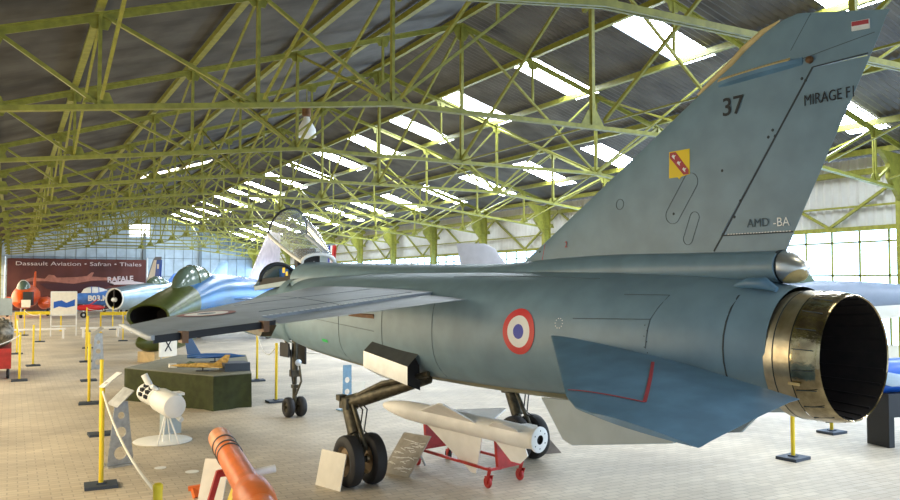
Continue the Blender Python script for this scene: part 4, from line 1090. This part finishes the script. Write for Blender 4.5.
mb = MB(); mb.tube([(0,0,0),(0,0,.14)], .02, 8); mb.box((0,0,.01), (.2,.3,.02)); mb.build('stand', M['ink'], m2); mj.scale = (.62,.62,.62); m2.scale = (.66,.66,.66)
for (x, y, sx, sy, sz, m, lb) in ((3.95,16.2,.5,.5,.16,'plate','flat dark box beside the model jets on the draped table'),(2.95,17.3,.14,.16,.08,'paper','small pale box left of the model jets on the draped table')):
    o = MB().box((0,0,sz/2), (sx,sy,sz)).build('display_box', M[m]); o.location = (x,y,TH+.017); tag(o, lb, 'box')
    
# X sign and drop tank beside camo jet
xs = empty('notice_board', (4.15,25.2,0), R(18), 'white notice board marked with a dark X below the wing tip', 'notice board')
mb = MB(); mb.box((0,0,.5), (.56,.04,.6)); mb.build('panel', M['paper'], xs)
mb = MB(); mb.bar((-.1,-.026,.36),(.1,-.026,.70),.035,.01,(0,1,0)); mb.bar((.1,-.026,.36),(-.1,-.026,.70),.035,.01,(0,1,0)); mb.bar((-.13,-.026,.72),(.13,-.026,.72),.02,.01,(0,1,0)); mb.build('letter_x', M['ink'], xs)
mb = MB(); mb.tube([(-.2,.03,0),(-.2,.03,.3)], .02, 8); mb.tube([(.2,.03,0),(.2,.03,.3)], .02, 8); mb.build('leg', M['zinc'], xs)
dt = empty('drop_tank', (3.75,25.7,0), R(125), 'round-nosed green fuel tank in a wooden cradle below the wing tip', 'fuel tank')
mb = MB(); mb.lathe([(.001,.6),(.14,.5),(.27,.25),(.33,-.2),(.33,-.8),(.2,-1.4),(.05,-1.8)], (0,0,.62), (0,1,0), 26); mb.build('tank_body', M['camogreen'], dt, 50)
mb = MB(); mb.box((0,-.2,.17), (.7,.8,.32)); mb.build('cradle', M['wood'], dt)

# ------------------------------------------------------------------ orange rocket on trolley
rk = empty('orange_rocket', (0,0,0), 0, 'orange rocket on a low trolley at the bottom edge', 'rocket')
P0, P1 = Vector((2.02,8.94,.72)), Vector((1.58,5.3,.72))
ax = (P1-P0).normalized(); L_ = (P1-P0).length
mb = MB(); mb.lathe([(.001,0),(.095,0),(.113,.03),(.117,.08),(.117,L_*.62),(.117,L_)], P0, ax, 32, False, True); mb.build('body', M['orange'], rk, 40)
mb = MB(); mb.lathe([(.1175,.06),(.1185,.06),(.1185,.52),(.1175,.52)], P0, ax, 32); mb.lathe([(.1175,.62),(.1185,.62),(.1185,.80),(.1175,.80)], P0, ax, 32); build_each(mb, 'pale_band', M['orangepale'], rk, 40)
mb = MB()
for h in (.55,.83,1.0): mb.lathe([(.118,h),(.126,h+.005),(.126,h+.03),(.118,h+.035)], P0, ax, 32)
build_each(mb, 'clamp_ring', M['darkgrey'], rk, 40)
mb = MB(); c = P0+ax*2.45; mb.lathe([(.116,0),(.150,.05),(.155,.3),(.14,.5),(.116,.55)], c, ax, 28); mb.build('collar', M['orange'], rk, 40)
mb = MB(); sd = ax.cross(Vector((0,0,1))).normalized()
if sd.x < 0: sd = -sd
c = P0+ax*1.85; mb.tube([c+sd*.1, c+sd*.30+Vector((0,0,.03))], .035, 10); mb.build('side_stub', M['offwhite'], rk, 40)
mb = MB()
for h in (1.1, 2.4):
    c = P0+ax*h
    for e in (-.28,.28): mb.bar((c.x+e, c.y, .02), (c.x+e*.4, c.y, c.z-.12), .05)
    mb.bar((c.x-.28,c.y,.05),(c.x+.28,c.y,.05),.05); mb.bar((c.x-.12,c.y,c.z-.14),(c.x+.12,c.y,c.z-.14),.06)
a, b = P0+ax*1.1, P0+ax*2.4
for e in (-.28,.28): mb.bar((a.x+e,a.y,.05),(b.x+e,b.y,.05),.045)
mb.build('trolley', M['redrust'], rk)
mb = MB()
mb.bar((1.78,9.35,.10),(2.02,9.28,.13),.05); mb.bar((1.84,9.33,.10),(1.86,9.28,.01),.07,.05); mb.bar((2.0,9.28,.12),(1.78,7.9,.07),.03)
build_each(mb, 'foot_bracket', M['orange'], rk)
mb = MB(); c = P0+ax*1.75
mb.bar((c.x-.2,c.y,.08),(c.x+.02,c.y+.1,c.z-.1),.06); mb.bar((c.x-.05,c.y-.3,.08),(c.x+.05,c.y,c.z-.1),.06); build_each(mb, 'yellow_support', M['yellow'], rk)
kb = empty('info_card', (1.93,8.78,0), R(-38), 'white information card leaning against the orange rocket trolley', 'info card')
mb = MB(); mb.box((0,.0,.27), (.28,.015,.50), Matrix.Rotation(R(-22), 3, 'X')); mb.build('card', M['paper'], kb)
text('card_symbol', '?', .16, frame((0.02,-.035,.28), (1,0,0), (0,.37,.93)), M['zinc'], kb)

# ------------------------------------------------------------------ white missile on the red cart
ms = empty('white_missile', (0,0,0), 0, 'white delta-finned missile lying on a red cart under the fighter', 'missile')
N0, N1 = Vector((4.46,9.98,.755)), Vector((5.19,7.40,.655))
ax = (N1-N0).normalized(); L_ = (N1-N0).length
mb = MB(); mb.lathe([(.001,-.02),(.04,.0),(.075,.12),(.10,.28),(.122,.5),(.128,.7),(.13,L_*.93),(.12,L_*.96),(.12,L_)], N0, ax, 32); mb.build('body', M['offwhite'], ms, 40)
mb = MB(); mb.lathe([(.135,L_-.04),(.145,L_-.02),(.145,L_),(.13,L_+.006),(.052,L_+.006)], N0, ax, 32); ring = mb.build('tail_ring', M['white'], ms, 40)
mb = MB(); mb.lathe([(.052,L_+.007),(.045,L_-.03),(.001,L_-.04)], N0, ax, 20); mb.build('nozzle', M['dark'], ms, 40)
mb = MB()
sd = ax.cross(Vector((0,0,1))).normalized(); upv = sd.cross(ax)
if upv.z < 0: upv = -upv
for a in (.5,1.6,2.5,3.6,4.7,5.6): mb.lathe([(.009,0),(.001,.003)], N0+ax*(L_+.006)+(sd*math.cos(a)+upv*math.sin(a))*.1, ax, 8)
build_each(mb, 'bolt', M['ink'], ring)
for a in (R(-97), R(30), R(168)):
    dr = sd*math.cos(a)+upv*math.sin(a); nn = ax.cross(dr)
    def fp(h, r): return N0+ax*h+dr*r
    mb = MB(); mb.prism([fp(.80,.11)+nn*.008, fp(1.58,.60)+nn*.008, fp(1.66,.60)+nn*.008, fp(1.80,.11)+nn*.008], -nn*.016); mb.build('wing', M['offwhite'], ms)
    mb = MB(); mb.prism([fp(1.98,.11)+nn*.007, fp(2.24,.33)+nn*.007, fp(2.38,.33)+nn*.007, fp(2.50,.22)+nn*.007, fp(2.46,.11)+nn*.007], -nn*.014); mb.build('tail_fin', M['offwhite'], ms)
mb = MB()
for h, a in ((.75,2.3),(.8,2.8),(1.1,2.6),(2.2,2.7),(2.45,2.9),(1.3,1.9)): 
    mb.lathe([(.011,0),(.001,.004)], N0+ax*h+(sd*math.cos(a)+upv*math.sin(a))*.129, sd*math.cos(a)+upv*math.sin(a), 8)
build_each(mb, 'rivet', M['ink'], ms)
ct = empty('missile_cart', (0,0,0), 0, 'red four-wheeled cart carrying the white missile', 'cart')
W4 = [Vector((4.94,8.05,0)), Vector((5.48,8.19,0)), Vector((5.27,9.62,0)), Vector((4.74,9.50,0))]
mb = MB(); z = .22
for a, b in ((0,1),(1,2),(2,3),(3,0)): mb.bar(W4[a]+Vector((0,0,z)), W4[b]+Vector((0,0,z)), .03)
mb.build('frame', M['redrust'], ct)
for i, w in enumerate(W4):
    mb = MB(); mb.tube([w+Vector((0,0,.24)), w+Vector((0,.04,.14))], .022, 8); mb.prism([w+Vector((-.035,-.02,.16)), w+Vector((-.035,.07,.14)), w+Vector((-.035,.05,.05)), w+Vector((-.035,.03,.05))], (.012,0,0)); mb.prism([w+Vector((.025,-.02,.16)), w+Vector((.025,.07,.14)), w+Vector((.025,.05,.05)), w+Vector((.025,.03,.05))], (.012,0,0))
    cs_ = mb.build('caster', M['redrust'], ct)
    mb = MB(); mb.lathe([(.02,-.018),(.062,-.02),(.07,-.01),(.07,.01),(.062,.02),(.02,.018)], w+Vector((0,.05,.07)), (1,0,0), 20); mb.build('caster_wheel', M['redrust'] if i != 2 else M['black'], cs_, 40)
for (a, b, nm) in ((0,1,'rear'),(3,2,'front')):
    m_ = (W4[a]+W4[b])/2
    h = (m_.y-N0.y)/(N1.y-N0.y); c = N0+(N1-N0)*h
    mb = MB(); dx = (W4[b]-W4[a]).normalized()
    mb.prism([m_-dx*.16+Vector((0,-.03,.24)), m_+dx*.16+Vector((0,-.03,.24)), m_+dx*.2+Vector((0,-.03,c.z-.06)), m_+dx*.09+Vector((0,-.03,c.z-.135)), m_-dx*.09+Vector((0,-.03,c.z-.135)), m_-dx*.2+Vector((0,-.03,c.z-.06))], (0,.06,0))
    mb.build('cradle', M['redrust'], ct)
mb = MB(); mb.box(((W4[0].x+W4[1].x)/2-.12, W4[0].y+.05, .33), (.05,.05,.26)); mb.build('upright', M['redrust'], ct)

# ------------------------------------------------------------------ floor signs
def leaning(name, loc, rot, w, h, tilt, m, label, marks=0, slant=0):
    t = empty(name, loc, rot, label, 'sign board')
    Rm = Matrix.Rotation(R(-tilt), 3, 'X')
    sh = lambda x, z: Rm @ Vector((x + slant*z, 0, z))
    mb = MB(); mb.prism([sh(-w/2,0), sh(w/2,0), sh(w/2,h), sh(-w/2,h)], Rm @ Vector((0,.012,0))); mb.build('board', m, t)
    mb = MB(); top = sh(0,h*.8); mb.bar(top+Vector((0,.02,0)), (0, top.y+.25 if tilt < 50 else top.y, .01), .02); mb.build('prop', M['zinc'], t)
    if marks:
        mb = MB(); rnd = random.Random(marks)
        for k in range(12):
            x, z = rnd.uniform(-w*.35,w*.35), h*(.12+.065*k); l = rnd.uniform(.05,.12)
            for j in range(3):
                x0 = x + j*l*.6 - l; z0 = z + rnd.uniform(-.012,.012); dz = rnd.uniform(-.03,.03)
                p, q = sh(max(-w*.45,x0), z0), sh(min(w*.45,x0+l), z0+dz); e = Rm @ Vector((0,-.004,0))
                mb.bar(p+e, q+e, .008, .004, (0,1,0))
        mb.build('printed_drawing', M['offwhite'], t)
    return t
leaning('sign_board', (3.29,9.0,0), R(-72), .46, .42, 13, M['paper'], 'small white sign board leaning against the main wheel of the fighter')
leaning('sign_board', (4.26,9.22,0), R(-66), .46, .62, 45, M['card'], 'grey sign board with pale scribbled drawings before the missile nose', 5)
leaning('sign_board', (6.62,9.30,0), R(-10), .5, .42, 40, M['browncard'], 'plain brown sign board behind the missile tail', 0, -.5)
o = MB().box((0,0,.13), (.34,.012,.26), Matrix.Rotation(R(-10), 3, 'X')).build('paper_notice', M['paper']); o.location = (6.6,16.2,.0); tag(o, 'white paper notice standing on the floor beneath the fuselage', 'notice')
pb = empty('picture_stand', (2.1,40.3,0), 0, 'white framed picture panel standing before the orange jet', 'display panel')
mb = MB()
for x in (-.52,.52): mb.box((x,0,1.0), (.05,.05,2.0))
for z in (.45,.95,2.0): mb.box((0,0,z), (1.06,.05,.05))
mb.build('frame', M['white'], pb); mb = MB(); mb.box((0,.0,1.48), (1.0,.02,1.0)); mb.build('picture', M['paper'], pb)
mb = MB(); mb.prism([(-.42,-.014,1.55),(-.1,-.014,1.62),(.1,-.014,1.5),(.45,-.014,1.66),(.45,-.014,1.36),(.1,-.014,1.28),(-.2,-.014,1.34),(-.42,-.014,1.25)], (0,.003,0)); mb.build('picture_image', M['cobalt'], pb)
lp = empty('notice_stand', (-.25,42.5,0), 0, 'pale panel at the far left edge before the orange jet', 'display panel')
mb = MB(); mb.box((0,0,1.3), (.6,.04,.8)); mb.build('board', M['pale'], lp); mb = MB(); mb.box((-.25,0,.45), (.04,.04,.9)); mb.box((.25,0,.45), (.04,.04,.9)); mb.build('leg', M['zinc'], lp)
# low white rail blocks in front of the far jets
for x, w, lb in ((1.0,2.2,'long low white bench before the orange jet'),(3.5,1.6,'low white bench right of the picture panel')):
    t = empty('low_bench', (x,38.6,0), 0, lb, 'bench')
    mb = MB(); mb.box((0,0,.42), (w,.4,.06)); mb.build('top', M['offwhite'], t)
    for s in (-1,1): mb = MB(); mb.box((s*(w/2-.1),0,.2), (.08,.36,.39)); mb.build('leg', M['offwhite'], t)

# engine on red trolley at far left
et = empty('aero_engine', (-.28,24.0,0), R(0), 'grey cylindrical engine on a dark red trolley at the left edge', 'engine')
mb = MB(); mb.lathe([(.001,-1.25),(.2,-1.22),(.34,-1.1),(.36,-.7),(.34,.0),(.36,.3),(.30,.9),(.2,1.2),(.001,1.2)], (0,0,1.12), (0,1,0), 28); mb.build('casing', mat('mottled_engine_metal', (.30,.26,.20), .4, .5, 0, 12, col2=(.08,.07,.05)), et, 40)
mb = MB()
for k in range(7):
    a = .5+.35*k; mb.tube([(.36*math.cos(a),-.9,1.12+.36*math.sin(a)), (.39*math.cos(a+.2),-.2,1.12+.39*math.sin(a+.2)), (.36*math.cos(a),.6,1.12+.36*math.sin(a))], .02, 6)
build_each(mb, 'pipework', M['gear'], et)
mb = MB(); mb.box((0,0,.52), (.62,2.4,.5)); mb.build('trolley', M['redrust'], et)
for x in (-.24,.24):
    for y in (-.9,.9):
        mb = MB(); mb.lathe([(.03,-.03),(.1,-.035),(.12,-.02),(.12,.02),(.1,.035),(.03,.03)], (x,y,.12), (1,0,0), 18); mb.tube([(x,y,.12),(x,y,.3)], .03, 6); mb.build('caster', M['black'], et, 40)

# hanging lamp
hl = empty('hanging_lamp', (7.55,22.6,0), 0, 'white bell-shaped lamp hanging below the roof ridge', 'lamp')
mb = MB(); mb.lathe([(.06,7.35),(.12,7.2),(.26,6.95),(.28,6.7)], (0,0,0), (0,0,1), 20); mb.build('lamp_shade', M['white'], hl, 50)
mb = MB(); mb.lathe([(.1,7.62),(.14,7.58),(.14,7.34),(.08,7.3)], (0,0,0), (0,0,1), 16, True, True); mb.build('ballast', M['brown'], hl, 40)
mb = MB(); mb.tube([(0,0,7.6),(0,0,rz(-2)+.1)], .015, 6); mb.build('rod', M['steel'], hl)

# blue crate and black plinth beyond the exhaust
bc = empty('blue_tank', (11.9,7.3,0), R(-10), 'bright blue tank on a black stand at the right edge', 'tank')
mb = MB(); mb.lathe([(.001,-1.2),(.15,-1.18),(.24,-1.0),(.26,-.4),(.26,1.6),(.2,2.0),(.001,2.1)], (0,0,1.02), (1,0,0), 26); mb.build('tank_body', M['cobalt'], bc, 50)
mb = MB(); mb.box((.2,0,.62), (1.8,.5,.34)); mb.build('stand', M['ink'], bc)
for x in (-.6,1.0): mb = MB(); mb.box((x,0,.23), (.1,.4,.45)); mb.build('leg', M['ink'], bc)

# ------------------------------------------------------------------ light, sky, camera
w = bpy.data.worlds.new('sky'); sc.world = w; w.use_nodes = True
nt = w.node_tree; bg = nt.nodes['Background']; bg.inputs['Color'].default_value = (.62,.79,1.0,1); bg.inputs['Strength'].default_value = 2.2

cam = bpy.data.cameras.new('camera'); co = bpy.data.objects.new('camera', cam); COL.objects.link(co)
cam.sensor_width = 36; cam.lens = 32.0; cam.clip_start = .05; cam.clip_end = 400
psi = math.atan((450-12)/800.); pitch = math.atan(33/800.)
co.location = (0,0,2.4); co.rotation_euler = (PI/2 + pitch, 0, -psi)
sc.camera = co
vs_ = sc.view_settings; vs_.view_transform = 'Standard'; vs_.look = 'None'; vs_.exposure = 0.0; vs_.gamma = 1; vs_.use_curve_mapping = False
vs_.exposure = .4
sc.cycles.max_bounces = 8; sc.cycles.diffuse_bounces = 5; sc.cycles.transparent_max_bounces = 12; sc.cycles.caustics_reflective = False; sc.cycles.caustics_refractive = False
sc.cycles.sample_clamp_indirect = 6
